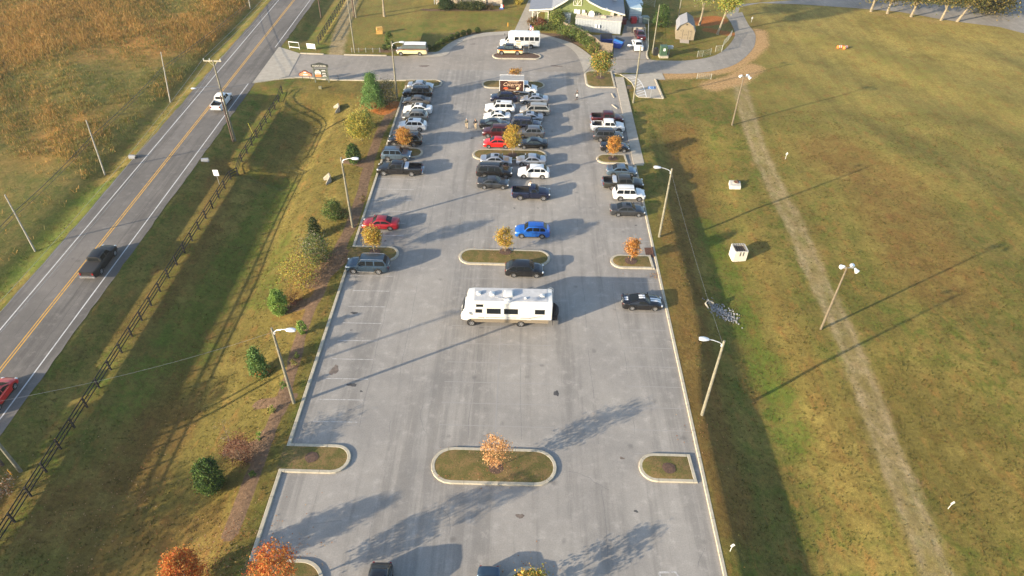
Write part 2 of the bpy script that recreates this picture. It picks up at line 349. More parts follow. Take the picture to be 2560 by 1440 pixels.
br=np.zeros(GX.shape)
for pl,w,s,k in (([(1690,560),(1720,760),(1760,1000),(1830,1300)],.8,3.5,.55),([(1700,330),(1720,420),(1720,560)],1.5,4,.5),([(0,1300),(200,1280),(350,1180),(420,1060)],1.5,5,.5),([(480,1350),(300,1400)],2,6,.45),([(2080,380),(2200,450),(2350,700)],3,7,.45),([(560,420),(520,560),(330,830)],.8,4,.45),([(1890,600),(1960,800),(2050,1000),(2150,1300)],.5,2.8,.35),([(2150,1100),(2300,1000),(2450,1200)],3,7,.3),([(1870,150),(1900,60)],1,3,.3),([(500,700),(420,1000),(520,1000)],.5,2,.35),([(760,700),(740,780)],1.5,2,.5)):
    br=np.maximum(br,k*band(T(pl),w,s))
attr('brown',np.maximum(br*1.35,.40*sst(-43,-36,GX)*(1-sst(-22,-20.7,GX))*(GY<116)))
attr('pale_grass',sst(38,60,GX)*.85*sst(85,160,GY)+.30*np.exp(-((GX-30)/3.2)**2)*(1-sst(85,110,GY))+.35*(GX>36)*sst(50,100,GY)+.45*sst(120,150,GY)*(GX<17)*(GX>-45))  # paler grass towards the far end and along a strip beyond the right bank
mul=np.zeros(GX.shape)
for pl,w,s in (([(575,1335),(600,1270),(630,1190),(655,1130),(672,1080),(705,1010),(722,950),(738,890),(755,830),(775,775),(795,735),(812,690)],.5,.35),([(580,1120),(640,1135),(665,1090)],.75,.4),([(650,1010),(700,1005)],.55,.35),([(715,775),(760,760)],.7,.4),([(812,690),(850,620),(880,560),(905,480),(925,400),(950,330),(985,270)],.55,.4),([(790,700),(850,640)],1.1,.8),([(700,1015),(735,990)],.3,.3),([(870,400),(910,410)],.7,.5)):
    mul=np.maximum(mul,band(T(pl),w,s))
fl=pdist(W([(1330,85),(1390,84),(1430,95),(1462,112),(1490,133),(1520,140)])); mul=np.maximum(mul,1-sst(1.7,2.2,fl))
hd=pdist(W([(1075,127),(1093,125),(1128,102),(1170,87),(1215,80)])); mul=np.maximum(mul,1-sst(.5,.9,hd))
hd=pdist(W([(955,127),(990,125),(1035,124)])); mul=np.maximum(mul,1-sst(.6,1,hd))
hd=pdist(W([(1060,24),(1160,27),(1265,22)])); mul=np.maximum(mul,1-sst(.5,1,hd))
attr('mulch',mul)
ndl=band(T([(925,262),(960,278),(985,262)]),.7,1.4); ndl=np.maximum(ndl,band(W([(1755,55),(1790,50)]),1.6,2.0)); ndl=np.maximum(ndl,.7*band(W([(1770,75),(1825,85)]),.8,1.5)); ndl=np.maximum(ndl,band(T([(640,935),(668,930)]),.15,.5)); attr('needle',ndl)
c=at(450,1400,0); attr('leaf',.15+.85*np.exp(-((GX-c.x)**2+(GY-c.y)**2)/13**2)+.5*(GX>-41)*(GX<-22)*(GY<60))
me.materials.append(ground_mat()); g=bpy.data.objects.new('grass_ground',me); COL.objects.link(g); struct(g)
# ------------------------------------------------------------ pavement
ASPH=asphalt_mat('lot_asphalt',(.240,.224,.203),(.292,.270,.240),.5)
ROADM=asphalt_mat('road_asphalt',(.125,.115,.105),(.165,.150,.135),.6)
DRIVE=asphalt_mat('drive_asphalt',(.235,.212,.182),(.28,.25,.215),.25)
PATHM=asphalt_mat('path_asphalt',(.22,.203,.18),(.27,.247,.215),.3)
sheet('parking_lot',[(-20.6,-60),(16.7,-60),(16.7,122.0),(-15.5,122.0),(-15.5,116.9),(-20.6,116.9)],-.012,ASPH)
def jit(pts,a): return [(x+random.uniform(-a,a),y) for x,y in pts]
ye=list(np.arange(-80,300,1.3))
sheet('road',jit([(-57.05,y) for y in ye],.10)+jit([(-47.35,y) for y in reversed(ye)],.10),.018,ROADM)
loopI=catmull(W([(1020,141.5),(1085,143),(1118,137),(1130,121),(1160,103),(1205,92),(1265,87),(1310,86),(1352,92),(1390,103),(1422,118),(1442,137),(1453,160),(1460,182)]),4)
alley=W([(1533,148),(1535,112),(1505,104),(1478,88),(1555,89),(1564,50),(1612,50),(1617,120),(1618,140),(1625,149)])
pathN=catmull(W([(1645,151),(1715,151.5),(1777,142),(1810,125),(1832,100),(1837,82),(1827,57),(1815,40)]),5)
pathS=catmull(W([(1855,30),(1870,60),(1885,80),(1889,98),(1880,125),(1840,160),(1780,178),(1715,184),(1660,184)]),5)
sheet('entrance_drive',drv,-.004,DRIVE)
sheet('entrance_apron',W([(700,118),(751,134.5),(722,190)])+W([(690,199),(632,208)])+[(-47.8,114.0),(-47.8,130.6)],.034,CONC2)
sheet('service_alley',alley,.031,DRIVE)
sheet('asphalt_path',pathN+pathS,.022,PATHM)
sheet('loop_walk',loopO+list(reversed(loopI)),.038,CONC2)
sheet('entrance_walk',W([(1285,79),(1322,0),(1334,-40),(1362,-40),(1348,24),(1316,82)]),.043,CONC2)
sheet('gravel_road',W([(1830,12),(1950,3),(2060,-4),(2170,-6),(2300,8),(2420,18),(2440,-40),(2700,-60),(2800,110),(2620,95),(2553,82),(2500,68),(2420,58),(2350,48),(2250,30),(2130,20),(2000,11),(1900,8),(1850,18),(1843,40),(1812,40)]),.030,PATHM)
# sidewalk beside the lot
swL=W([(1532,180),(1542,220),(1557,290),(1575,365),(1590,412)]); swR=W([(1606,412),(1600,372),(1585,297),(1570,237),(1556,190)])
mb=MB(); sw=[(16.55,y) for y in (89.2,95,105,115,121.5)]+[(18.15,y) for y in (121.5,115,105,95,89.2)]
def slab(mb,pts,z0,z1):
    n=len(pts); vs=[(x,y,z1) for x,y in pts]+[(x,y,z0) for x,y in pts]; fs=[tuple(range(n))]+[(i,(i+1)%n,n+(i+1)%n,n+i) for i in range(n)]
    return mb.add(vs,fs)
yy=np.arange(89.2,121.6,1.62)
for a_,b_ in zip(yy[:-1],yy[1:]): slab(mb,[(16.55,a_+.012),(18.15,a_+.012),(18.15,b_-.012),(16.55,b_-.012)],-.2,.13)
struct(mb.build('sidewalk',CONC2))
pad=W([(1553,187),(1567,196),(1580,207),(1587,222),(1588,232),(1591,239),(1597,243),(1658,247),(1638,199),(1663,200),(1655,183)]); sheet('accessible_parking_pad',pad,.046,CONC2)
# kerbs
def kerb(path,name='kerb',w=.32,closed=False,z1=.15,m=CONC,joints=True):
    mb=MB(); sweep(mb,path,w,-.2,z1,closed); pp=[Vector((p[0],p[1],0)) for p in path]+([Vector((path[0][0],path[0][1],0))] if closed else []); acc=1.2
    for a_,b_ in zip(pp[:-1],pp[1:]):
        l_=(b_-a_).length
        while acc<l_:
            q_=a_.lerp(b_,acc/l_); d_=(b_-a_); mb.box(q_.x,q_.y,(z1+.003-.2)/2,.03,w+.006,z1+.003+.2,math.atan2(d_.y,d_.x),mi=1); acc+=3.05
        acc-=l_
    return struct(mb.build(name,[m,mat('kerb_joint',(.13,.12,.10),.95,noise=.2)],smooth=False))
KX=-20.62
lk=[(KX,-40)]+[(KX,26.75-.0)] ; 
kerb([(-14.62,-40),(-14.62,24.6)]+arc(-16.6,24.7,1.98,0,90,8)+[(KX,26.68),(KX,34.95),(-16.2,34.95)]+arc(-16.2,36.32,1.37,-90,90,10)+[(KX,37.69),(KX,64.95),(-16.3,64.95)]+arc(-16.3,66.3,1.35,-90,90,10)+[(KX,67.65),(KX,89.8),(-16.3,89.8)]+arc(-16.3,91.1,1.3,-90,90,10)+[(KX,92.4),(KX,114.2),(-15.9,114.2)]+arc(-15.9,115.6,1.4,-90,90,10)+list(reversed(edgeB))[1:])
kerb([(16.76,-40),(16.76,88.95)],w=.30); kerb([(16.76,88.95),(18.0,88.95)],w=.3)
kerb(top[1:3],w=.3); kerb([top[3],(top[4][0]+.1,top[4][1])],w=.3)
kerb(W([(1620,148),(1617,140),(1617.5,120),(1612,70)]),w=.28)
kerb(W([(1528,183),(1550,186),(1567,196),(1580,207),(1587,222),(1588,232),(1591,239),(1597,243),(1658,247)]),w=.18,z1=.09)
kerb(W([(1638,199),(1658,247)]),w=.3,z1=.16)
GRI=None
def island(outline,tree=None):
    kerb(outline,closed=True)
    mb=MB(); n=len(outline); cx=sum(p[0] for p in outline)/n; cy=sum(p[1] for p in outline)/n
    rings=[]
    for k,z in ((1,.12),(.8,.17),(.5,.22),(.2,.24)):
        rings.append([(cx+(x-cx)*k,cy+(y-cy)*k,z) for x,y in outline])
    vs=[p for r_ in rings for p in r_]+[(cx,cy,.25)]; fs=[]
    for q in range(3):
        for i in range(n): fs.append((q*n+i,q*n+(i+1)%n,(q+1)*n+(i+1)%n,(q+1)*n+i))
    for i in range(n): fs.append((3*n+i,3*n+(i+1)%n,4*n))
    mb.add(vs,fs); return struct(mb.build('island_grass',GRI,smooth=True))
def isl_mat():
    m,N,L,b,P=newmat('island_turf'); n1=noisen(N,L,P,.9,5,.6); n2=noisen(N,L,P,5,5,.7); n3=noisen(N,L,P,18,4,.7)
    c=mixc(N,L,rng(N,L,n1,.35,.65),(.115,.10,.032),(.20,.13,.055)); c=mixc(N,L,rng(N,L,n2,.45,.75),c,(.075,.095,.022))
    v=rng(N,L,n3,.3,.7,.45,1.5,False); cm=N.new('ShaderNodeCombineColor'); [L.new(v,cm.inputs[i]) for i in range(3)]
    L.new(mixc(N,L,1.0,c,cm.outputs[0],'MULTIPLY'),b.inputs['Base Color']); b.inputs['Roughness'].default_value=.95; b.inputs['Specular IOR Level'].default_value=.15
    setbump(N,L,b,n3,.6,.06); return m
GRI=isl_mat()
MULCH=mat('mulch',(.085,.048,.032),.95,noise=.45,nscale=5,bump=.6)
def caps(x0,x1,cy,r): return arc(x1-r,cy,r,-90,90,10)+arc(x0+r,cy,r,90,270,10)
for cy,r in ((36.0,1.75),(66.2,1.38),(91.05,1.42),(115.8,1.45)): island(caps(-7.25,3.65,cy,r))
island(arc(1.35,24.6,2.0,0,180,12)+arc(1.35,10,2.0,180,360,12))
for y0,y1,xr in ((35.0,37.65,15.95),(64.75,67.1,16.2),(89.35,91.75,15.6)):
    c=(y0+y1)/2; r=(y1-y0)/2; island(arc(11.3+r,c,r,90,270,10)+[(xr,y0),(xr-.15,y1)])
island([(16.2,115.6),(16.1,122.3)]+arc(12.6,121.0,1.35,90,180,6)+arc(12.8,117.0,1.5,180,270,6))
o=island(arc(-4.6,128.7,1.35,100,265,8)+[(1.4,127.5)]+arc(2.0,128.6,1.15,-80,60,6)+[(1.0,130.5),(-4.6,130.3)]); o.data.materials[0]=MULCH; o.name='island_mulch'
# grass tongues behind the kerb peninsulas
mb=MB()
for cy,r in ((36.32,1.3),(66.3,1.28),(91.1,1.25),(115.6,1.3)): slab(mb,[(-21,cy-r-.02)]+arc(-16.2,cy,r,-90,90,8)+[(-21,cy+r+.02)],-.2,.125)
slab(mb,[(-21,-40),(-14.7,-40),(-14.7,24.7)]+arc(-16.6,24.7,1.9,0,90,6)+[(-21,26.6)],-.2,.125)
struct(mb.build('grass_verge',GRI))
# mulch rings at the island trees are on the turf
# painted markings
YEL=worn_mat('yellow_paint',(.62,.33,.03),.42,.95,(.14,.13,.12)); WHL=worn_mat('white_line_paint',(.55,.54,.52),.40,.95,(.14,.13,.12)); FADE=worn_mat('faded_stall_paint',(.38,.37,.36),.60,.30,(.258,.243,.226)); CLEAR=worn_mat('stall_paint',(.56,.55,.53),.49,.75,(.258,.243,.226)); HATCH=worn_mat('hatch_paint',(.72,.71,.68),.35,.95,(.33,.30,.25))
mb=MB()
def strip(mb,x0,y0,x1,y1,w,z):
    d=Vector((x1-x0,y1-y0,0)).normalized(); n=Vector((-d.y,d.x,0))*w/2
    mb.add([(x0-n.x,y0-n.y,z),(x1-n.x,y1-n.y,z),(x1+n.x,y1+n.y,z),(x0+n.x,y0+n.y,z)],[(0,1,2,3)])
strip(mb,-52.2,-60,-52.2,290,.12,.023); strip(mb,-51.9,-60,-51.9,290,.12,.023); struct(mb.build('centre_line',YEL))
mb=MB(); strip(mb,-55.45,-60,-55.45,290,.13,.023); strip(mb,-48.45,-60,-48.45,114,.13,.023); strip(mb,-48.45,130.5,-48.45,290,.13,.023); struct(mb.build('edge_line',WHL))
mbl=MB(); mb=MB(); y=40.5-5.4
while y<113:
    if not 63.5<y<68.8 and not 88.5<y<93.2:
        (strip(mbl,-20.3+1.2*(y<62),y,-14.9,y+.03,.075,-.0075) if not 33<y<39 else None); strip(mb,-7.2,y,3.6,y,.09,-.0075); strip(mb,11.0,y,16.5,y,.09,-.0075)
    y+=2.70
strip(mb,-1.85,38,-1.85,64,.09,-.0070)
strip(mbl,11.6,26.6,12.9,26.7,.16,-.0066); strip(mbl,11.55,26.6,12.2,25.2,.14,-.0062); strip(mbl,12.9,26.7,13.6,25.4,.14,-.0058); struct(mbl.build('stall_marking',CLEAR))
struct(mb.build('stall_marking',FADE))
mb=MB(); hl=W([(1562,195),(1575,204),(1583,215),(1586,228),(1588,238),(1594,243)]); hr=W([(1585,192),(1597,200),(1606,213),(1612,228),(1616,244)])
hl=catmull(hl,5); hr=catmull(hr,6)
for a_,b_ in zip(hr[:-1],hr[1:]): strip(mb,*a_,*b_,.12,.0545)
for i in range(10):
    a_=hl[int(i*(len(hl)-1)/9.)]; b_=hr[int(i*(len(hr)-1)/9.)]; strip(mb,a_[0]+.15,a_[1],b_[0]-.05,b_[1]-.1,.12,.0505+.0001*i)
struct(mb.build('hatch_marking',HATCH))
STAIN=mat('oil_stain',(.055,.052,.05),.7,noise=.5,nscale=3); STAIN2=mat('rust_stain',(.14,.11,.09),.85,noise=.35,nscale=3)
for px,py,ra,rb,m_ in ((885,782,.33,.2,STAIN),(836,925,.35,.75,STAIN2),(880,962,.42,.25,STAIN),(1391,983,.22,.42,STAIN),(903,978,.16,.1,STAIN),(878,825,.12,.08,STAIN),(925,593,.5,.35,STAIN),(963,602,.15,.12,STAIN),(1590,563,.14,.12,STAIN),(1180,345,.2,.2,STAIN),(1286,520,.15,.1,STAIN),(1345,520,.12,.08,STAIN),(1555,1145,.2,.15,STAIN2),(1300,1290,.3,.25,STAIN2),(1590,1278,.18,.12,STAIN),(1510,445,.3,.25,STAIN2),(1390,165,1.0,.4,STAIN2),(1060,165,1.1,.35,STAIN2),(1182,110,.5,.25,STAIN2)):
    c_=at(px,py,0); zz=-.0095 if c_.y<121.5 else .0015; mb=MB(); n_=28; p1_,p2_,p3_=[random.uniform(0,6.28) for _ in range(3)]; wob=[1+.22*math.sin(2*2*PI*i/n_+p1_)+.16*math.sin(3*2*PI*i/n_+p2_)+.09*math.sin(7*2*PI*i/n_+p3_) for i in range(n_)]; mb.add([(c_.x+ra*math.cos(2*PI*i/n_)*wob[i],c_.y+rb*math.sin(2*PI*i/n_)*wob[i],zz) for i in range(n_)]+[(c_.x,c_.y,zz)],[(i,(i+1)%n_,n_) for i in range(n_)]); struct(mb.build('oil_stain',m_))
SEAM=mat('asphalt_crack',(.12,.115,.11),.95,noise=.3); mb=MB()
for x0_,y0_,y1_ in ((-11.6,24,112),(-4.3,39,62),(.6,39,63),(7.6,22,110),(-14.6,40,64),(11.2,40,62)):
    px_=x0_; yv=y0_; on=True
    while yv<y1_:
        nx_=max(x0_-.25,min(x0_+.25,px_+random.uniform(-.05,.05))); yn=yv+random.uniform(.2,.6)
        if on: strip(mb,px_,yv,nx_,yn,.022,-.0088)
        if random.random()<(.05 if on else .12): on=not on
        px_=nx_; yv=yn
for k in range(26):
    x_=random.uniform(-19,15); y_=random.uniform(24,112); a_=random.uniform(0,PI)
    for j in range(random.randint(3,9)):
        a_+=random.uniform(-.5,.5); x2=x_+.5*math.cos(a_); y2=y_+.5*math.sin(a_)
        if -20<x2<16: strip(mb,x_,y_,x2,y2,.022,-.0084)
        x_,y_=x2,y2
struct(mb.build('asphalt_crack',SEAM))
mb=MB()
for x0_ in (-54.2,-50.2,-49.6,-53.4):
    px_=x0_; yv=18; on=False
    while yv<160:
        nx_=max(x0_-.35,min(x0_+.35,px_+random.uniform(-.07,.07))); yn=yv+random.uniform(.2,.5)
        if on: strip(mb,px_,yv,nx_,yn,.025,.0205)
        if random.random()<(.06 if on else .05): on=not on
        px_=nx_; yv=yn
struct(mb.build('asphalt_crack',mat('road_crack',(.05,.048,.045),.95,noise=.3)))
# wheel stops
for (p,q) in (((1529,233),(1535,245)),((1530,262),(1543,272))):
    a_=at(*p,0); b_=at(*q,0); mb=MB(); dv=b_-a_; rz=math.atan2(dv.y,dv.x); mb.box(0,0,.07,1.75,.2,.13,0,tap=.85); mb.box(-.55,0,.145,.06,.06,.02); mb.box(.55,0,.145,.06,.06,.02)
    o=mb.build('wheel_stop',CONC2); o.location=((a_.x+b_.x)/2,(a_.y+b_.y)/2,-.012); o.rotation_euler=(0,0,rz)
    tag(o,'concrete wheel stop beside the sidewalk, %s'%('farther from the maroon pickup' if q[1]<250 else 'nearer the maroon pickup'),'wheel stop','loose wheel stops by the sidewalk')
# storm grate at the kerb
a_=at(1623,632,0); mb=MB(); mb.box(0,0,.03,1.0,1.9,.06); [mb.box(0,-.8+.16*i,.065,.85,.05,.02) for i in range(11)]; mb.box(.45,0,.13,.16,1.9,.18)
o=mb.build('storm_drain',mat('rusty_iron',(.10,.05,.035),.8,.3,noise=.4)); o.location=(16.15,67.9,-.01); tag(o,'rusty iron storm drain grate set against the long right kerb','drain')
# ------------------------------------------------------------ vehicles
# fractions run from the nose: fw windscreen foot, fr roof front, rr roof rear, fb rear glass foot
TY=dict(
 sedan=dict(L=4.85,W=1.84,H=1.46,belt=.95,nose=.70,hood=.95,deck=1.05,tail=.95,fw=.27,fr=.41,rr=.66,fb=.83,R=.33,ax=(.19,.775),win=[(.30,.515),(.53,.76)]),
 coupe=dict(L=4.8,W=1.88,H=1.38,belt=.93,nose=.72,hood=.96,deck=1.03,tail=.98,fw=.31,fr=.44,rr=.60,fb=.84,R=.35,ax=(.19,.76),win=[(.34,.60)]),
 hatch=dict(L=4.45,W=1.75,H=1.49,belt=.98,nose=.70,hood=.95,deck=1.12,tail=1.0,fw=.20,fr=.40,rr=.64,fb=.95,R=.32,ax=(.19,.79),win=[(.27,.50),(.515,.72),(.73,.82)]),
 crossover=dict(L=4.55,W=1.84,H=1.68,belt=1.06,nose=.82,hood=1.05,deck=1.12,tail=1.0,fw=.25,fr=.38,rr=.80,fb=.955,R=.35,ax=(.19,.775),win=[(.30,.50),(.515,.70),(.715,.86)]),
 suv=dict(L=4.85,W=1.90,H=1.80,belt=1.12,nose=.90,hood=1.12,deck=1.15,tail=1.05,fw=.27,fr=.37,rr=.87,fb=.965,R=.38,ax=(.19,.775),win=[(.31,.49),(.505,.68),(.70,.90)],rails=1),
 bigsuv=dict(L=5.2,W=2.0,H=1.92,belt=1.2,nose=.98,hood=1.2,deck=1.2,tail=1.1,fw=.27,fr=.36,rr=.89,fb=.97,R=.40,ax=(.18,.765),win=[(.31,.48),(.495,.66),(.69,.92)],rails=1),
 minivan=dict(L=5.05,W=1.95,H=1.74,belt=1.06,nose=.78,hood=.98,deck=1.08,tail=.95,fw=.20,fr=.36,rr=.88,fb=.965,R=.34,ax=(.18,.79),win=[(.27,.46),(.485,.93)],rails=1),
 van=dict(L=5.75,W=2.0,H=2.08,belt=1.22,nose=1.0,hood=1.2,deck=1.25,tail=1.1,fw=.15,fr=.25,rr=.955,fb=.985,R=.37,ax=(.15,.75),win=[(.20,.36),(.375,.63),(.645,.955)]),
 crew=dict(L=5.6,W=1.96,H=1.84,belt=1.2,nose=.98,hood=1.18,deck=1.2,tail=1.18,fw=.25,fr=.345,rr=.628,fb=.645,R=.41,ax=(.17,.77),win=[(.285,.435),(.45,.60)],bed=.655),
 ext=dict(L=6.1,W=2.0,H=1.88,belt=1.2,nose=.98,hood=1.2,deck=1.2,tail=1.2,fw=.25,fr=.34,rr=.58,fb=.595,R=.41,ax=(.155,.765),win=[(.285,.43),(.445,.555)],bed=.605),
 reg=dict(L=5.4,W=1.98,H=1.80,belt=1.2,nose=.98,hood=1.2,deck=1.2,tail=1.2,fw=.30,fr=.395,rr=.515,fb=.53,R=.40,ax=(.18,.78),win=[(.335,.495)],bed=.545),
 cab=dict(L=3.1,W=2.0,H=2.0,belt=1.22,nose=.98,hood=1.2,deck=1.25,tail=1.25,fw=.30,fr=.52,rr=.97,fb=1.0,R=.39,ax=(.30,),win=[(.44,.86)]),
)
WMESH={}
def wheel(parent,x,y,Rr,side,Wd=.24):
    k=(round(Rr,2),side)
    if k not in WMESH:
        mb=MB(); n=18; prof=[(-Wd/2,Rr*.6),(-Wd/2,Rr*.93),(-Wd/2+.03,Rr),(Wd/2-.03,Rr),(Wd/2,Rr*.93),(Wd/2,Rr*.66),(Wd/2-.05,Rr*.62),(Wd/2-.07,0.001)]
        secs=[[(r_*math.cos(2*PI*i/n),side*yv,r_*math.sin(2*PI*i/n)) for i in range(n)] for yv,r_ in prof]
        mb.loft(secs,closed=True); t=mb.build('wheel',TYRE,smooth=True)
        mb=MB(); yo=side*(Wd/2-.03)
        for i in range(6):
            a0=2*PI*i/6; d=(math.cos(a0),math.sin(a0)); nn=(-d[1],d[0]); ww=Rr*.10
            mb.add([(d[0]*.05+nn[0]*ww*.9,yo,d[1]*.05+nn[1]*ww*.9),(d[0]*.05-nn[0]*ww*.9,yo,d[1]*.05-nn[1]*ww*.9),(d[0]*Rr*.6-nn[0]*ww,yo,d[1]*Rr*.6-nn[1]*ww),(d[0]*Rr*.6+nn[0]*ww,yo,d[1]*Rr*.6+nn[1]*ww)],[(0,1,2,3)])
        ring=[[(q*math.cos(2*PI*i/n),yo+side*dy,q*math.sin(2*PI*i/n)) for i in range(n)] for q,dy in ((Rr*.66,0),(Rr*.63,.012),(Rr*.54,.0))]
        mb.loft(ring,closed=True); mb.cyl((0,yo-side*.02,0),(0,yo+side*.015,0),Rr*.16,n=8)
        rm=mb.build('rim',RIM); WMESH[k]=(t.data,rm.data); bpy.data.objects.remove(t); bpy.data.objects.remove(rm)
    o=bpy.data.objects.new('wheel',WMESH[k][0]); COL.objects.link(o); o.parent=parent; o.location=(x,y,Rr)
    q=bpy.data.objects.new('rim',WMESH[k][1]); COL.objects.link(q); q.parent=o; q.location=(0,0,0); return o
def car_parts(root,ty,col,xo=0,sc=1.0,sunroof=False,rails=None,rear=True,chrome=False,lid=None,cladding=None,two=None,glass=GLASS,rooflight=False,open_rear=False):
    S=TY[ty]; L,Wd,Hh=S['L']*sc,S['W'],S['H']; belt,hood,nose,deck,tail=S['belt'],S['hood'],S['nose'],S['deck'],S['tail']; fw,fr,rr,fb=S['fw'],S['fr'],S['rr'],S['fb']
    Rw=S['R']; bed=S.get('bed'); X=lambda f: xo+L/2-f*L; clr=.22 if Rw<.36 else .34
    zt=lambda f: float(np.interp(f,[0,.012,.04,.12,fw,fw+.03,fb-.02,fb,.975,1],[nose*.74,nose*.93,nose,nose+.62*(hood-nose),hood,max(belt,hood),belt,deck,deck if not S.get('tail') else (deck+tail)/2,tail-.10]))
    def hw(f):
        e=abs(f-.5)*2; return Wd/2*(1-.13*max(0,(e-.62)/.38)**2.2-.10*max(0,(e-.93)/.07)**2)
    def zb(f,y=1):
        z=clr+.10*max(0,(abs(f-.5)*2-.9)/.1); Ra=Rw*1.17
        for a_ in S['ax']:
            d=abs(f-a_)*L
            if d<Ra: z=max(z,Rw+math.sqrt(max(0,Ra*Ra-d*d))*.98)
        return z
    def sec_side(f):
        w,b,t=hw(f),zb(f),zt(f); b=min(b,t-.08); h_=t-b
        return [(w*.965,b),(w*.99,b+.22*h_),(w,b+.55*h_),(w*.985,b+.80*h_),(w*.95,t-.045*1),(w*.88,t)]
    fs=sorted(set([0,.006,.02,.045,.08]+[round(v,3) for v in np.arange(.1,.99,.1/L)]+[.955,.98,.994,1]+[fw,fb]))
    mb=MB(); secs=[]
    fend=bed if bed else 1.0
    for f in fs:
        if f>fend: break
        s_=sec_side(f); t=zt(f); w=hw(f); cr=.035
        half=[(y,z) for y,z in s_]+[(w*.5,t+cr*.75),(0,t+cr)]
        secs.append([(X(f),y,z) for y,z in half]+[(X(f),-y,z) for y,z in half[-2::-1]])
    mb.loft(secs,caps=True)
    wz=lambda z: Wd*(.445-.085*min(1,max(0,(z-belt)/(Hh-belt)))) if ty not in('van','cab') else Wd*(.47-.05*min(1,max(0,(z-belt)/(Hh-belt))))
    zr=lambda f: float(np.interp(f,[fw,fr,(fr*.6+rr*.4),rr,fb],[hood-.02,Hh-.05,Hh,Hh-.05,deck-.02]))
    cs=sorted(set([fw]+[fw+(fr-fw)*k for k in(.33,.66)]+[fr,fr+(rr-fr)*.15]+[fr+(rr-fr)*k for k in(.4,.7)]+[rr]+[rr+(fb-rr)*k for k in(.33,.66)]+[fb]))
    secs=[]
    for f in cs:
        z=zr(f); zz=max(z,belt-.02); ze=max(belt-.05,zz-.07)
        half=[(wz(belt)+.03,belt-.06),(wz(ze),ze),(wz(zz)-.05,zz-.015),(wz(zz)*.5,zz+.022),(0,zz+.03)]
        secs.append([(X(f),y,q) for y,q in half]+[(X(f),-y,q) for y,q in half[-2::-1]])
    mb.loft(secs,caps=True)
    body=mb.build('body',col,root,smooth=True,angle=38)
    # glass
    def top_patch(nm,f0,f1,y0,y1,m,z=zr,off=.016,n=5,par=root,rel=True,sm=True):
        q=MB(); ss=[]
        for i in range(n):
            f=f0+(f1-f0)*i/(n-1); zz=z(f); wm=wz(zz)-.05 if z is zr else hw(f)*.88
            ss.append([(X(f),(y0+(y1-y0)*k/6)*(wm if rel else 1),zz+.03*(1-min(1,abs((y0+(y1-y0)*k/6)*(wm if rel else 1)/max(wm,.1)))**1.3)+off) for k in range(7)])
        q.loft(ss); return q.build(nm,m,par,smooth=sm)
    d=(fr-fw)
    top_patch('windshield',fw+d*.10,fr-d*.04,-.93,.93,glass,off=.02)
    d=(fb-rr)
    if rear and not bed: top_patch('rear_window',rr+d*.08,fb-d*(.12 if fb<.9 else .30),-.90,.90,glass,off=.024)
    elif bed: top_patch('rear_window',rr+d*.25,fb-d*.12,-.80,.80,glass,off=.03)
    for sgn in (1,-1):
        for fa,f2 in S['win']:
            q=MB(); ss=[]
            for i in range(7):
                f=fa+(f2-fa)*i/6; zl=belt+.035; zu=min(zr(f)-.10,Hh-.13)
                zu=max(zu,zl+.01)
                ss.append([(X(f),sgn*(wz(zl)+.016),zl),(X(f),sgn*(wz(zu)+.014),zu)])
            q.loft(ss); q.build('side_window',glass,root)
        # mirror
        fm=S['win'][0][0]+.012; q=MB(); q.box(X(fm),sgn*(wz(belt)+.16),belt+.09,.12,.20,.14); q.cyl((X(fm),sgn*(wz(belt)),belt+.03),(X(fm),sgn*(wz(belt)+.1),belt+.06),.03,n=5); q.build('side_mirror',col,root)
        # lamps
        q=MB(); f=.045; q.ball((X(.030),sgn*hw(.035)*.80,nose-.07),.16,.19,.085,8,5); q.build('headlight',LAMPW,root,smooth=True)
        if rear:
            q=MB(); zc=(tail+.62)/2+.06; q.box(X(.992),sgn*(hw(.99)-.11),zc,.09,.16,.26 if Hh>1.6 else .13); q.build('taillight',LAMPR,root)
        # door seams and sill
        for f in [S['win'][0][0]-.01]+[w_[1]+.008 for w_ in S['win'][:2]]:
            if f>.9 or (bed and f>bed): continue
            ss=[]
            for df in(-.0022,.0022):
                sd_=sec_side(f+df); b0=zb(f+df); ss.append([(X(f+df),sgn*(y+.004),z) for y,z in sd_[1:5] if True])
            q=MB(); q.loft(ss); q.build('door_seam',DARKT,root)
        q=MB(); ss=[]
        for f in np.linspace(S['ax'][0]+Rw*1.25/L,(S['ax'][1]-Rw*1.25/L) if len(S['ax'])>1 else .98,6):
            ss.append([(X(f),sgn*(hw(f)*.985+.006),clr-.02),(X(f),sgn*(hw(f)*.995+.010),clr+.09)])
        q.loft(ss); q.build('sill',CHROME if chrome else (cladding or DARKT),root)
    q=MB(); q.box(X(.004),0,nose*.80,.05,Wd*.50,.14); q.box(X(.006),0,.42,.05,Wd*.6,.10); q.build('grille',DARKT,root)
    if rear:
        q=MB(); q.box(X(.999),0,.62 if not bed else .55,.02,.32,.16); q.build('license_plate',WHITE,root)
    q=MB(); q.box(X(.5),0,clr+.12,L*.93,Wd*.70,.26); 
    for a_ in S['ax']: q.box(X(a_),0,Rw+.15,Rw*2.3,Wd*.70,Rw*1.1)
    q.build('underbody',DARKT,root)
    for i,a_ in enumerate(S['ax']):
        for sgn in(1,-1): wheel(root,X(a_),sgn*(Wd/2-.135),Rw,sgn)
    if sunroof: top_patch('sunroof',fr+.02,fr+.02+.6/L,-.55,.55,glass,off=.012)
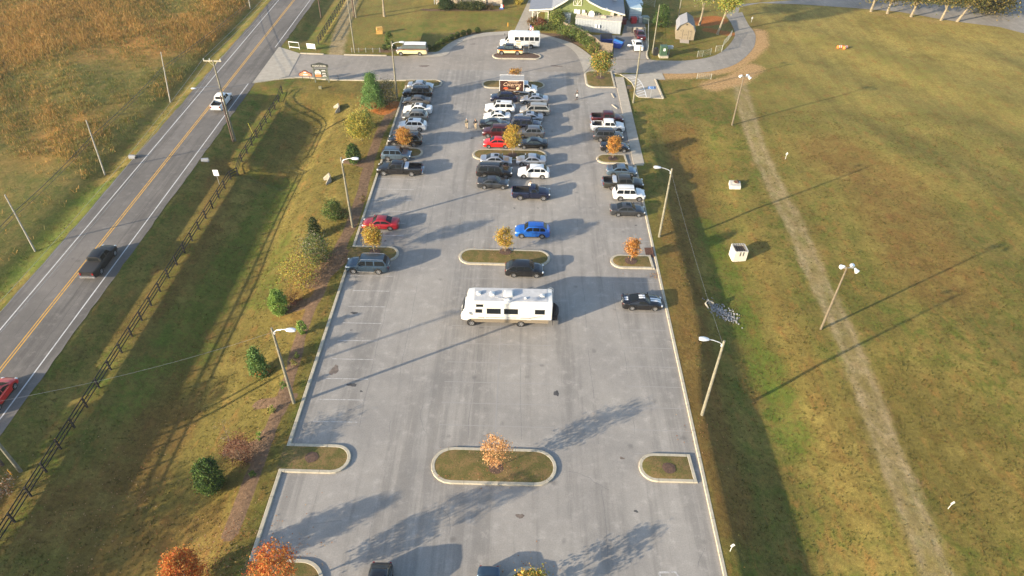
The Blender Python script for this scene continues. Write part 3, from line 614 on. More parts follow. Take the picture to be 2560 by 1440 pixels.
    if rails if rails is not None else S.get('rails'):
        for sgn in(1,-1):
            q=MB(); yv=sgn*(wz(Hh)-.09); pts=[(X(f),yv,zr(f)+.06) for f in np.linspace(fr+.03,rr-.02,5)]; q.tube(pts,.022)
            q.cyl(pts[0],(pts[0][0]+.05,yv,pts[0][2]-.07),.02); q.cyl(pts[-1],(pts[-1][0]-.05,yv,pts[-1][2]-.07),.02); q.build('roof_rail',CHROME if chrome else DARKT,root)
    if bed:
        q=MB(); secs=[]; zf=.78
        for f in [v for v in fs if v>bed and v<=1]+[bed+.001]: pass
        for f in sorted([v for v in fs if bed<v<=.992]+[bed+.004]):
            s_=sec_side(f); w=hw(f); t=zt(f); half=[(y,z) for y,z in s_[:5]]+[(w*.92,t+.01),(w*.83,t+.01),(w*.81,t-.05),(w*.81,zf),(0,zf)]
            secs.append([(X(f),y,z) for y,z in half]+[(X(f),-y,z) for y,z in half[-2::-1]])
        q.loft(secs); q.box(X(bed+.006),0,.95,.05,Wd*.8,.5)
        q.build('cargo_bed',col,root,smooth=True,angle=38)
        q=MB(); q.box(X(bed)-((1-bed)*L*.5),0,zf+.012,(.975-bed)*L,Wd*.78,.02); [q.box(X(bed)-((1-bed)*L*.5),yv,zf+.03,(.96-bed)*L,.05,.02) for yv in np.linspace(-.6,.6,7)]; [q.box(X(bed)-((1-bed)*L*.5),sg*Wd*.402,zf+.21,(.97-bed)*L,.02,.40) for sg in(1,-1)]; q.build('bed_liner',DARKT,root)
        q=MB(); q.box(X(.985),0,.90,.07,Wd*.80,.62); q.box(X(.985),0,1.215,.09,Wd*.82,.02); q.build('tailgate',col,root)
        q=MB(); q.box(X(1.005),0,.56,.16,Wd*.9,.15); q.build('rear_bumper',CHROME,root)
        if lid=='tonneau':
            q=MB(); q.box(X((bed+.985)/2),0,1.235,(.985-bed)*L,Wd*.85,.04); q.build('bed_cover',mat('vinyl_cover',(.02,.02,.022),.7,noise=.1),root)
        if lid=='toolbox':
            q=MB(); q.box(X(bed)-.32,0,1.17,.5,Wd*.86,.30); q.box(X(bed)-.32,0,1.335,.54,Wd*.88,.03); q.build('toolbox',mat('aluminium_plate',(.62,.64,.66),.35,.6,noise=.05),root)
    def side_patch(nm,sgn,f0,f1,zlo,zhi,m,off=.012,n=40):
        q=MB(); ss=[]
        for i in range(n+1):
            f=f0+(f1-f0)*i/n; sd_=sec_side(f); ys=[p[0] for p in sd_]; zs=[p[1] for p in sd_]
            lo=max(zlo(f),zs[0]); hi=min(max(zhi(f),lo+.002),zs[-1]+.0); ss.append([(X(f),sgn*(float(np.interp(z,zs,ys))+off),z) for z in np.linspace(lo,max(hi,lo+.002),4)])
        q.loft(ss); return q.build(nm,m,root,smooth=True)
    return dict(X=X,zt=zt,zr=zr,hw=hw,wz=wz,top=top_patch,side=side_patch,L=L,W=Wd,H=Hh,sec=sec_side)
REG=[]
def place(xl,xr,yb,Wd):
    a_=at((xl+xr)/2,yb,0); Yn=a_.y
    def xa(px):
        d=ray(px,yb-7); return d[0]/d[1]*Yn
    return (xa(xl)+xa(xr))/2, Yn+Wd/2, xa(xr)-xa(xl)
LOT='cars parked in the lot'
NAMES=dict(sedan='sedan_car',coupe='coupe_car',hatch='hatchback_car',crossover='crossover_car',suv='sport_utility_vehicle',bigsuv='sport_utility_vehicle',minivan='minivan',van='passenger_van',crew='pickup_truck',ext='pickup_truck',reg='pickup_truck')
CATS=dict(sedan='sedan',coupe='sports car',hatch='hatchback',crossover='crossover',suv='suv',bigsuv='suv',minivan='minivan',van='van',crew='pickup truck',ext='pickup truck',reg='pickup truck')
def park(ty,xl,xr,yb,head,col,label,rz=0,group=LOT,**kw):
    x,y,Lm=place(xl,xr,yb,TY[ty]['W']); sc=min(1.1,max(.9,(Lm-.12)/TY[ty]['L'])); REG.append((label[:30],ty,round(Lm,2),round(sc,2),round(x,1),round(y,1)))
    r=empty(NAMES[ty],(x,y,-.012),(0 if head=='R' else PI)+R(rz),label,CATS[ty],group); info=car_parts(r,ty,col,sc=sc,**kw); return r,info
P_=paint
silver=P_('silver',(.42,.43,.45),.75); white=P_('white',(.63,.63,.62),0); black=P_('black',(.008,.008,.009),.0,.26); navy=P_('navy',(.010,.014,.038),.4,.25); dgrey=P_('dark_grey',(.06,.062,.066),.6); grey=P_('mid_grey',(.17,.17,.175),.7); maroon=P_('maroon',(.07,.008,.010),.4); red=P_('bright_red',(.52,.012,.010),.1); dred=P_('deep_red',(.30,.010,.018),.3)
blue=P_('bright_blue',(.012,.12,.48),.4); steel=P_('steel_blue',(.11,.16,.21),.6); slate=P_('slate_blue',(.035,.065,.10),.5); taupe=P_('taupe',(.13,.115,.10),.6); gtan=P_('grey_tan',(.22,.21,.185),.6); champ=P_('champagne',(.42,.39,.34),.6); olive=P_('olive_grey',(.045,.043,.036),.5)
# left column
park('sedan',1017,1083,228,'R',silver,'silver sedan backed in at the far end beside the entrance drive')
park('suv',1005,1081,246,'L',black,'black sport utility vehicle second from the entrance drive in the left column',chrome=True)
park('sedan',1005,1076,266,'L',taupe,'taupe brown sedan between the black utility vehicle and a white sedan, nose to left kerb')
park('sedan',1006,1080,287,'L',white,'white sedan with sunroof and dark windows, nose to the left kerb',sunroof=True)
park('crossover',1004,1070,306,'L',gtan,'grey tan crossover squeezed between the white sedan and white crossover at left kerb')
park('crossover',993,1066,329,'L',white,'white crossover with a large dark sunroof, nose to the left kerb',sunroof=True)
park('bigsuv',968,1055,368,'L',black,'large black sport utility vehicle behind the orange tree on the left grass tongue',chrome=True)
park('suv',951,1027,404,'R',steel,'steel blue utility vehicle backed in between the left grass tongue and long black pickup')
park('ext',940,1056,441,'L',black,'long black pickup with silver toolbox in its bed, at the left kerb',lid='toolbox')
park('sedan',903,996,577,'L',dred,'deep red sedan parked alone at the left kerb by a yellow tree')
park('bigsuv',862,972,686,'L',slate,'slate blue sport utility vehicle with roof rack, nose to the left kerb',chrome=True)
# centre, left bay
park('crossover',1225,1294,258,'L',navy,'dark navy crossover tucked just in front of the catering truck')
park('suv',1211,1289,285,'L',white,'white sport utility vehicle with sunroof in the middle block',sunroof=True)
park('sedan',1207,1277,306,'L',white,'white sedan with sunroof between the white utility vehicle and a black sedan',sunroof=True)
park('sedan',1197,1275,325,'R',black,'black sedan with red tail lamp facing right, beside the two walking people',glass=GLASS2)
park('suv',1205,1277,346,'L',maroon,'boxy maroon sport utility vehicle behind the bright red hatchback')
park('hatch',1207,1279,372,'L',red,'bright red hatchback beside the orange tree at the middle island')
park('sedan',1199,1281,417,'R',silver,'silver sedan facing right, in front of the middle island',sunroof=True)
park('bigsuv',1189,1282,448,'R',black,'black sport utility vehicle facing right with silver roof rails, middle block',chrome=True)
park('sedan',1191,1273,474,'R',dgrey,'dark grey sedan facing right, left of the navy pickup')
# centre, right bay
park('sedan',1299,1372,262,'L',silver,'silver sedan with sunroof right of the dark navy crossover',sunroof=True)
park('minivan',1298,1376,290,'L',champ,'champagne minivan with long dark side window, middle block')
park('sedan',1286,1359,308,'L',silver,'silver sedan with sunroof half hidden behind the navy utility vehicle',sunroof=True)
park('bigsuv',1276,1355,329,'R',navy,'dark navy utility vehicle with bright window frame and roof rails, facing right',chrome=True)
park('crossover',1293,1362,347,'L',grey,'grey crossover behind the orange tree, between navy and black vehicles')
park('sedan',1295,1370,374,'L',black,'black sedan right of the orange tree on the middle island',glass=GLASS2)
park('sedan',1289,1366,417,'L',silver,'silver sedan facing left behind the white crossover',)
park('crossover',1293,1375,448,'L',white,'white crossover with dark wheels facing left, near the navy pickup')
park('reg',1278,1377,502,'R',navy,'dark navy single cab pickup with empty bed, front of the middle block')
park('crossover',1286,1376,597,'L',blue,'bright blue crossover parked alone in the middle of the lot',rails=True)
park('crossover',1261,1361,695,'R',black,'black crossover parked beside the grassy middle island, alone')
# right column
park('crew',1477,1560,312,'R',maroon,'maroon crew cab pickup with open bed, first in the right column')
park('crew',1477,1563,333,'R',white,'white crew cab pickup with open bed in the right column')
park('suv',1483,1560,356,'R',dgrey,'dark grey boxy utility vehicle between the white pickup and black sedan')
park('sedan',1501,1575,382,'R',black,'black sedan behind the orange tree of the small right island')
park('sedan',1517,1593,443,'R',steel,'steel grey sedan behind the olive pickup in the right column')
park('crew',1506,1611,477,'R',olive,'olive grey pickup with a pale toolbox across its bed, right column',lid='toolbox')
park('suv',1532,1615,504,'R',white,'white boxy utility vehicle with roof rack, facing the right kerb')
park('sedan',1525,1615,543,'R',dgrey,'charcoal grey sedan nearest the camera in the right group of parked cars',sunroof=True)
r,I=park('coupe',1555,1659,778,'R',black,'black sports coupe with twin white racing stripes at the right kerb')
WST=mat('stripe_white',(.72,.72,.72),.4,noise=.03)
for s_ in (-1,1):
    a_,b_=sorted((s_*.05,s_*.29))
    I['top']('racing_stripe',.03,.30,a_,b_,WST,z=I['zt'],off=.012,n=10,rel=False)
    I['top']('racing_stripe',.45,.60,a_,b_,WST,off=.012,rel=False)
    I['top']('racing_stripe',.86,.985,a_,b_,WST,z=I['zt'],off=.014,rel=False)
q=MB(); q.box(-I['L']/2+.14,0,1.12,.16,1.5,.03); q.box(-I['L']/2+.16,.6,1.06,.08,.05,.12); q.box(-I['L']/2+.16,-.6,1.06,.08,.05,.12); q.build('spoiler',black,r)
# bottom cars nosing toward the camera side
def free(ty,x,y,rz,col,label,group=LOT,z=-.012,**kw):
    r=empty(NAMES[ty],(x,y,z),R(rz),label,CATS[ty],group); return r,car_parts(r,ty,col,**kw)
p=at(956,1402,1.0); free('crossover',p.x,p.y-2.35,-90,black,'black hatch cut off by the bottom edge, rear window showing',glass=GLASS2)
p=at(1223,1412,.9); free('sedan',p.x,p.y-2.5,-90,slate,'slate blue car cut off by the bottom edge, beside the lowest island')
# road traffic
RD='vehicles driving on the road'
p=at(225,708,.3); free('crew',-49.95,at(228,700,0).y+2.7,90,mat('paint_matt_black',(.006,.006,.007),.5,0,coat=.15,noise=.05),'black pickup with flat bed cover driving on the road',RD,z=.01,lid='tonneau',sc=1.03)
p=at(545,280,.3); free('ext',-50.1,at(545,281,0).y+2.6,90,white,'white pickup with open dark bed driving on the road past the utility pole',RD,z=.01,sc=.93)
free('hatch',-49.9,at(20,945,.8).y-2.0,90,red,'red car cut off by the left edge, on the road',RD,z=.01)
# alley cars
ALY='cars waiting in the service alley'
p=at(1597,128,.3); free('sedan',p.x,p.y+2.6,92,white,'white sedan in the service alley with its rear to the lot',ALY,z=.006)
p=at(1603,99,.5); free('sedan',p.x,p.y+2.6,92,maroon,'very dark red car at the head of the service alley',ALY,z=.006)
# livery passenger van
CREAM=mat('cream_paint',(.62,.54,.32),.35,0,coat=.6,noise=.04); ORNG=mat('orange_paint',(.60,.20,.03),.35,0,coat=.6,noise=.04)
x,y,Lm=place(989,1069,140,2.0); r=empty('passenger_van',(x,y,.004),PI+R(1.5),'passenger van with white roof, cream sides and an orange wave, on the entrance drive','van')
I=car_parts(r,'van',P_('grey_brown',(.10,.09,.08),.3),sc=(Lm-.1)/5.75,glass=mat('reflection_tint_glass',(.10,.125,.13),.15,0,spec=.5))  # pale blue-grey glass colour stands in for the windows' reflections
I['top']('roof_panel',.27,.945,-1.0,1.0,WHITE,off=.02,n=8)
for s_ in(1,-1):
    I['side']('lower_panel',s_,.04,.985,lambda f:.3,lambda f:1.10-.35*max(0,.3-f)+.03*math.sin(f*9),CREAM)
    I['side']('wave_band',s_,.02,.985,lambda f:1.07-.35*max(0,.3-f)+.03*math.sin(f*9),lambda f:1.17-.35*max(0,.3-f)+.04*math.sin(f*9+.5),ORNG,off=.016)
# livery pickup with tank on the mulch island
x,y,Lm=place(1238,1313,140,1.96); r=empty('pickup_truck',(x,y,.14),PI,'small black and cream pickup with orange wave, standing on the mulch island','pickup truck')
I=car_parts(r,'crew',black,sc=.9,glass=GLASS2)
for s_ in(1,-1):
    I['side']('lower_panel',s_,.02,.985,lambda f:.3,lambda f:.88,CREAM); I['side']('wave_band',s_,.02,.985,lambda f:.84,lambda f:.98+.04*math.sin(f*11),ORNG,off=.016)
q=MB(); q.box(-1.55,0,1.75,1.15,.5,1.25); q.box(-1.55,0,2.42,1.0,.45,.12); q.box(-1.55,0,2.5,.8,.4,.08); o=q.build('display_sign',mat('sign_cream',(.60,.55,.46),.6,noise=.05),r)
q=MB(); 
for k,(w_,z_) in enumerate(((.8,2.12),(.95,1.95),(.7,1.78),(.5,1.5))): q.box(-1.55,.256,z_,w_,.012,.06 if k!=1 else .1)
q.box(-1.55,.256,2.42,.9,.012,.1); q.build('sign_band',mat('sign_rust',(.30,.08,.04),.6,noise=.1),o)
# rounded box loft for coach bodies
def rbox(mb,stations,n=4):
    secs=[]
    for x,w,zb,zt,rd in stations:
        pts=[]
        for cx,cz,a0 in((w-rd,zt-rd,0),(-w+rd,zt-rd,90),(-w+rd*.4,zb+rd*.4,180),(w-rd*.4,zb+rd*.4,270)):
            rr_=rd if a0<180 else rd*.4
            for k in range(n+1): t=R(a0+90*k/n); pts.append((x,cx+rr_*math.cos(t),cz+rr_*math.sin(t)))
        secs.append(pts)
    return mb.loft(secs,closed=True,caps=True)
# shuttle bus
x,y,Lm=place(1249,1350,122,2.3); Lb=Lm-.1; r=empty('shuttle_bus',(x,y,.004),PI+R(1.2),'white shuttle bus with five dark side windows parked on the loop','bus')
car_parts(r,'cab',white,xo=Lb/2-1.55,rear=False)
q=MB(); x1=Lb/2-1.9; rbox(q,[(-Lb/2,1.08,.55,2.72,.2),(-Lb/2+.12,1.14,.45,2.82,.25),(x1-.5,1.14,.45,2.86,.25),(x1-.1,1.10,.45,2.80,.25),(x1+.25,1.0,1.9,2.62,.2)]); q.build('coach_body',white,r,smooth=True)
for s_ in(1,-1):
    for k in range(5):
        q=MB(); xx=x1-1.35-k*.98; q.box(xx,s_*1.143,1.95,.80,.02,.72); q.build('side_window',GLASS,r)
    q=MB(); q.box(-Lb/2+1.6,s_*1.146,1.15,1.3,.012,.05); q.box(-Lb/2+1.3,s_*1.146,1.28,.8,.012,.04); q.build('side_script',DARKT,r)
    wheel(r,-Lb/2+1.75,s_*1.08,.39,s_); q=MB(); q.cyl((-Lb/2+1.75,s_*1.12,.44),(-Lb/2+1.75,s_*1.147,.44),.5,n=18); q.build('wheel_arch',DARKT,r)
    q=MB(); q.box(-Lb/2-.0,s_*.95,1.1,.04,.12,.4); q.build('taillight',LAMPR,r)
q=MB(); q.cyl((Lb/2-1.0,-1.1,1.5),(Lb/2-.9,-1.35,1.7),.02); q.box(Lb/2-.9,-1.38,1.85,.1,.16,.4); q.build('side_mirror',DARKT,r)
q=MB(); q.box(-Lb/2-.01,0,1.9,.02,1.2,.7); q.build('rear_window',GLASS,r)
# catering box truck
x,y,Lm=place(1249,1343,239,2.3); Lb=Lm; r=empty('box_truck',(x,y,-.012),0,'catering box truck with brown printed side and white cab','truck')
car_parts(r,'cab',white,xo=Lb/2-1.55,rear=False)
q=MB(); xb0=-Lb/2; xb1=Lb/2-2.35; q.box((xb0+xb1)/2,0,1.72,xb1-xb0,2.24,1.96); q.build('cargo_box',mat('box_grey',(.30,.29,.27),.5,noise=.12,nscale=2),r)
for s_ in(1,-1):
    q=MB()
    for zc in(.76,2.70): q.box((xb0+xb1)/2,s_*1.125,zc,xb1-xb0+.06,.06,.07)
    for xc in(xb0,xb1): q.box(xc,s_*1.125,1.73,.07,.06,1.87)
    q.build('box_frame',WHITE,r)
BRN=mat('brown_print',(.045,.018,.012),.45,noise=.1)
for s_ in(1,-1):
    q=MB(); q.box((xb0+xb1)/2,s_*1.124,1.73,xb1-xb0-.12,.012,1.86); pn=q.build('side_panel',BRN,r)
    xm=(xb0+xb1)/2; rot=(PI/2,0,0) if s_<0 else (PI/2,0,PI); LT=mat('tan_print',(.55,.38,.25),.5,noise=.05)
    text_obj('Catering',.92,LT,pn,(xm,s_*1.135,1.98),rot,.004,shear=.35,sx=.95)
    q=MB(); [q.box(xm+.25,s_*1.134,2.52,1.9-.0*k,.008,.08) for k in(0,)]; q.box(xm+.25,s_*1.134,2.40,1.6,.008,.04); q.box(xm,s_*1.134,1.0,2.2,.008,.08); q.box(xm+.2,s_*1.134,1.55,.7,.008,.04); q.build('small_print',LT,pn)
    q=MB(); q.ball((xm-1.0*s_*-1*1,s_*1.13,1.28),.42,.01,.20,10,5); q.build('food_picture',mat('red_print',(.55,.08,.03),.5,noise=.3,nscale=6),pn)
    q=MB(); q.ball((xm+1.05*s_*-1,s_*1.13,1.3),.28,.01,.24,10,5); q.build('plate_picture',mat('cream_print',(.65,.55,.30),.5,noise=.2,nscale=6),pn)
q=MB(); q.box((xb0+xb1)/2,0,.55,xb1-xb0,.9,.25); q.build('chassis',DARKT,r)
for s_ in(1,-1): wheel(r,xb0+1.0,s_*.98,.40,s_)
# motorhome
x,y,Lm=place(1153,1379,816,2.5); Lb=Lm; REG.append(('RV',Lb,x,y)); RVW=mat('coach_white',(.62,.61,.57),.3,0,coat=.6,noise=.03); r=empty('motorhome',(x,y,-.012),PI+R(.3),'long white motorhome with tan skirt and dark windows, parked across the stalls','motorhome')
hwv=1.24; q=MB(); F_=Lb/2
rbox(q,[(-F_,1.16,1.0,3.38,.18),(-F_+.08,hwv,1.0,3.5,.22),(F_-2.0,hwv,1.0,3.5,.22),(F_-1.35,hwv,1.0,3.5,.22),(F_-.80,1.18,1.0,3.44,.25),(F_-.62,1.12,1.0,3.0,.3)]); 
rbox(q,[(F_-1.2,1.12,.62,2.45,.3),(F_-.62,1.12,.62,2.42,.3),(F_-.35,1.08,.62,2.25,.35),(F_-.12,1.0,.62,1.75,.35),(F_,.92,.66,1.2,.25)]); q.build('coach_body',RVW,r,smooth=True)
q=MB(); q.box(-.35,0,.80,Lb-1.5,2*hwv+.02,.44); q.build('skirt',mat('tan_skirt',(.19,.155,.11),.5,noise=.08),r)
q=MB(); q.box(-.45,0,3.508,Lb-2.0,2.12,.02); q.build('roof_membrane',mat('roof_membrane',(.42,.42,.42),.8,noise=.12,nscale=2),r)
for s_ in(1,-1):
    for xc,zc,w_,h__ in((F_-3.55,2.22,1.5,.72),(F_-5.4,2.22,1.5,.72),(-F_+1.35,2.22,1.05,.62),(F_-2.05,2.98,.75,.30),(F_-1.95,2.22,.72,.48)):
        q=MB(); q.box(xc,s_*(hwv+.014),zc,w_,.02,h__); wn=q.build('side_window',GLASS,r)
        q=MB(); [q.box(xc,s_*(hwv+.016),zc+dz,w_+.08,.02,.035) for dz in(h__/2,-h__/2)]; q.build('window_frame',DARKT,wn)
    q=MB()
    for xc,w_ in((F_-2.2,.7),(F_-2.9,.45),(F_-3.7,1.1),(F_-4.45,.35),(F_-5.5,1.0),(F_-7.0,1.2)): q.box(xc,s_*(hwv+.016),1.30,w_,.02,.075)
    for k in range(5): q.box(-F_+2.3-k*.28,s_*(hwv+.004),1.32+k*.07,.32,.012,.05); q.box(-F_+2.2-k*.25,s_*(hwv+.004),1.30+k*.02,.27,.012,.035)
    q.build('stripe',mat('grey_stripe',(.16,.14,.12),.5,noise=.05),r)
    q=MB(); q.box(F_-4.45,s_*(hwv+.0),2.2,4.2,.03,1.85); q.build('slide_out',RVW,r)
    for xc in(F_-1.12,-F_+3.35):
        wheel(r,xc,s_*1.17,.42,s_); q=MB(); q.cyl((xc,s_*1.17,.46),(xc,s_*(hwv+.004),.46),.52,n=18); q.build('wheel_arch',DARKT,r)
    q=MB(); q.box(F_-.02,s_*.68,1.05,.12,.3,.2); q.build('headlight',LAMPW,r)
    q=MB(); q.cyl((F_-.9,s_*1.1,1.9),(F_-.7,s_*1.42,2.0),.03); q.box(F_-.68,s_*1.45,1.95,.1,.2,.42); q.build('side_mirror',WHITE,r)
for s_ in(1,-1):
    q=MB(); [q.box(xc,s_*(hwv+.005),2.0,.025,.02,2.3) for xc in(F_-2.45,)]; q.box(-.4,s_*(hwv+.005),3.18,Lb-1.9,.02,.03); q.build('panel_seam',mat('seam_grey',(.28,.27,.25),.6,noise=.05),r)
    q=MB(); q.box(-F_+3.9,s_*(hwv+.006),1.5,.7,.02,.55); q.box(-F_+2.5,s_*(hwv+.006),1.15,.5,.02,.25); q.build('hatch_door',mat('coach_hatch',(.52,.51,.47),.4,noise=.04),r)
q=MB(); q.loft([[(F_-.30,yv,2.33),(F_-.09,yv*.96,1.72)] for yv in np.linspace(-.98,.98,7)]); q.build('windshield',GLASS,r)
for xc,yc,a_,b_,c_,nm in((F_-1.9,-.1,.5,.5,.22,'roof_vent'),(F_-3.35,0,.55,.55,.28,'roof_vent'),(-F_+1.1,.15,.5,.45,.26,'roof_vent'),(-F_+2.9,.55,.3,.28,.16,'roof_vent'),(F_-4.95,.75,.6,.4,.14,'roof_vent'),(F_-5.1,-.0,1.0,.78,.36,'air_conditioner')):
    q=MB(); rbox(q,[(xc-a_/2,b_/2*.8,3.5,3.5+c_*.7,.05),(xc-a_/2+.12,b_/2,3.5,3.5+c_,.07),(xc+a_/2-.12,b_/2,3.5,3.5+c_,.07),(xc+a_/2,b_/2*.85,3.5,3.5+c_*.6,.05)]); o=q.build(nm,RVW,r,smooth=True); o.location=(0,yc,0)
q=MB(); q.tube([(F_-3.7,.55,3.6),(F_-4.6,.72,3.62),(F_-4.8,.72,3.62)],.03); q.box(F_-4.75,.72,3.58,.3,.24,.14); q.build('antenna',GALV,r)
q=MB(); [q.tube([(-F_-.08,yv,1.2),(-F_-.1,yv,3.5),(-F_+.15,yv,3.7),(-F_+.5,yv,3.55)],.02) for yv in(-.75,-1.1)]; [q.cyl((-F_-.08,-.75,1.3+.3*k),(-F_-.08,-1.1,1.3+.3*k),.015) for k in range(8)]; q.build('ladder',GALV,r)
q=MB(); secs=[]
for k in range(9):
    t=k/8*PI; secs.append([(-F_-.08-.10*(1-math.sin(t))-.72*math.sin(t)*(.75+.25*math.sin(3*j)), -.95+1.9*k/8, .75+j/6*(.95+.35*math.sin(t))) for j in range(7)])
q.loft(secs); q.box(-F_-.35,0,.95,.55,1.7,.5); q.ball((-F_-.42,0,1.35),.38,.85,.62,10,6); q.box(-F_-.1,.9,.45,.03,.5,.5); q.build('rear_rack_cover',mat('black_canvas',(.013,.012,.014),.8,noise=.3,bump=.4),r)
# ------------------------------------------------------------ vegetation
def foliage_mat(name='foliage',tr=.35):
    m=bpy.data.materials.new(name); m.use_nodes=True; N,L=nodes(m); out=N['Material Output']; b=N['Principled BSDF']; a=N.new('ShaderNodeAttribute'); a.attribute_name='leafcol'
    L.new(a.outputs['Color'],b.inputs['Base Color']); b.inputs['Roughness'].default_value=.6; b.inputs['Specular IOR Level'].default_value=.2
    t=N.new('ShaderNodeBsdfTranslucent'); L.new(a.outputs['Color'],t.inputs['Color']); mx=N.new('ShaderNodeMixShader'); mx.inputs[0].default_value=tr
    L.new(b.outputs[0],mx.inputs[1]); L.new(t.outputs[0],mx.inputs[2]); L.new(mx.outputs[0],out.inputs['Surface']); return m
FOL=foliage_mat()
BARK=mat('bark',(.16,.12,.085),.9,noise=.3,nscale=5,bump=.4); BARKP=mat('pale_bark',(.21,.175,.12),.85,noise=.35,nscale=2.5,bump=.4)
def leaves(name,cen,size,cols,parent,elong=1.5,up=0,kind=None,base=None):
    n=len(cen); rs=RNG.normal(size=(n,3)); rs/=np.linalg.norm(rs,axis=1)[:,None]
    if up: rs[:,2]=np.abs(rs[:,2])+up; rs/=np.linalg.norm(rs,axis=1)[:,None]
    t=np.cross(rs,RNG.normal(size=(n,3))); t/=np.linalg.norm(t,axis=1)[:,None]; u=np.cross(rs,t); s=size*RNG.uniform(.6,1.4,(n,1))
    v=np.stack([cen-t*s*elong/2,cen+u*s/2,cen+t*s*elong/2,cen-u*s/2],1).reshape(-1,3)
    me=bpy.data.meshes.new(name); me.vertices.add(4*n); me.vertices.foreach_set('co',v.astype(np.float32).ravel()); me.loops.add(4*n); me.loops.foreach_set('vertex_index',np.arange(4*n,dtype=np.int32)); me.polygons.add(n); me.polygons.foreach_set('loop_start',np.arange(0,4*n,4,dtype=np.int32)); me.update(calc_edges=True)
    a=me.color_attributes.new('leafcol','FLOAT_COLOR','POINT'); c=np.ones((4*n,4),np.float32); c[:,:3]=np.repeat(cols,4,0); a.data.foreach_set('color',c.ravel())
    me.materials.append(FOL); o=bpy.data.objects.new(name,me); COL.objects.link(o)
    if parent: o.parent=parent
    return o
PAL=dict(
 orange=[(.55,.22,.05),(.52,.25,.06),(.40,.17,.05),(.44,.26,.07)], paleorange=[(.55,.30,.12),(.48,.27,.12),(.60,.36,.16),(.42,.22,.1)],
 yellow=[(.42,.33,.05),(.50,.37,.06),(.36,.26,.05),(.30,.28,.05)], amber=[(.48,.25,.05),(.40,.26,.05),(.52,.32,.07),(.36,.18,.05)], red=[(.44,.085,.02),(.50,.13,.03),(.34,.06,.02),(.46,.19,.05)],
 green=[(.08,.15,.03),(.12,.19,.04),(.06,.115,.025),(.15,.21,.05)], bright=[(.20,.30,.06),(.26,.36,.09),(.14,.24,.04)], dark=[(.02,.045,.015),(.03,.06,.018),(.045,.075,.025)],
 olive=[(.10,.11,.035),(.075,.09,.03),(.14,.13,.045)], conif=[(.11,.20,.06),(.15,.27,.08),(.18,.30,.09)], gold=[(.20,.155,.04),(.16,.13,.035),(.25,.18,.05),(.12,.11,.035)], brown=[(.20,.10,.05),(.15,.07,.04),(.26,.14,.07)], redbrown=[(.17,.055,.035),(.12,.04,.03),(.22,.08,.045)], ygreen=[(.22,.26,.05),(.28,.30,.07),(.16,.21,.045),(.36,.33,.09)], twig=[(.22,.19,.15),(.28,.25,.2)])
def pick(pal,n):
    P=np.array(sum([PAL[p] for p in pal.split('+')],[])); c=P[RNG.integers(0,len(P),n)]; return c*RNG.uniform(.75,1.2,(n,1))
def crown_pts(n,rad,z0,z1,shape,clump=.30,nc=None):
    hgt=(z1-z0); nc=nc or max(10,int(n/45)); C=[]
    while len(C)<nc:
        u=random.random(); a=random.uniform(0,2*PI)
        if shape=='cone': pr=(1-u)**.8*.95+.06; q=random.uniform(.35,1)**.5
        elif shape=='vase': pr=math.sin(PI*min(1,.12+u*.8))**.7; q=random.uniform(.15,1)**.5
        elif shape=='egg': pr=(math.sin(PI*(u*.86+.07))**.6)*(1.1-.45*u); q=random.uniform(.45,1)**.5
        else: pr=math.sin(PI*(u*.9+.05))**.6; q=random.uniform(.3,1)**.5
        C.append((pr*q*rad*math.cos(a),pr*q*rad*math.sin(a),z0+u*hgt*.94))
    C=np.array(C); idx=RNG.integers(0,nc,n); w=RNG.uniform(.5,1.3,nc)[idx][:,None]
    return C[idx]+RNG.normal(size=(n,3))*rad*clump*w*np.array([1,1,.8]),C
def plant(name,label,cat,pos,h,rad,pal,n,size,shape='oval',cb=.3,group=None,trunk=.06,limbs=7,clump=.30,bark=None,lean=(0,0),partn=('crown','trunk'),nc=None,elong=1.5,up=0,keepz=False):
    r=empty(name,pos,0,label,cat,group); z0=cb*h; P,C=crown_pts(n,rad,z0+ (h-z0)*.08,h*.97,shape,clump,nc)
    P[:,0]+=lean[0]*P[:,2]/h; P[:,1]+=lean[1]*P[:,2]/h; P[:,2]=np.maximum(P[:,2],.03)
    cols=pick(pal,n); leaves(partn[0],P,size,cols,r,elong,up)
    if trunk:
        mb=MB(); top=Vector((lean[0]*.85,lean[1]*.85,h*.85)); p=Vector((0,0,-.15)); k=6
        for i in range(k):
            t=(i+1)/k; q=Vector((top.x*t+random.uniform(-.02,.02)*h*.3,top.y*t+random.uniform(-.02,.02)*h*.3,top.z*t)); mb.cyl(p,q,trunk*(1-.8*i/k)*(1.35 if i==0 else 1),trunk*(1-.8*(i+1)/k),7,cap=False); p=q
        for j in range(min(limbs,len(C))):
            c=C[j]; zz=max(z0*.8,c[2]-rad*.8); t=zz/h; a=Vector((lean[0]*t,lean[1]*t,zz)); b=Vector((c[0]+lean[0]*c[2]/h,c[1]+lean[1]*c[2]/h,c[2])); mb.cyl(a,a.lerp(b,.5)+Vector((0,0,.05*h*.3)),trunk*.45,trunk*.3,5,cap=False); mb.cyl(a.lerp(b,.5)+Vector((0,0,.05*h*.3)),b,trunk*.3,trunk*.1,5,cap=False)
        mb.build(partn[1],bark or BARK,r,smooth=True)
    return r
def hgt(b,t,z=None):
    g0=at(*b,z) if z is not None else at(*b); d=ray(*t); k=g0.y/d[1]; return g0,H+d[2]*k-g0.z
def tree(b,t,rad,pal,n,size,label,name='young_tree',cat='tree',z=.22,**kw):
    g0,h=hgt(b,t,z); return plant(name,label,cat,g0,h,rad,pal,n,size,**kw)
IG='young trees on the parking lot islands'
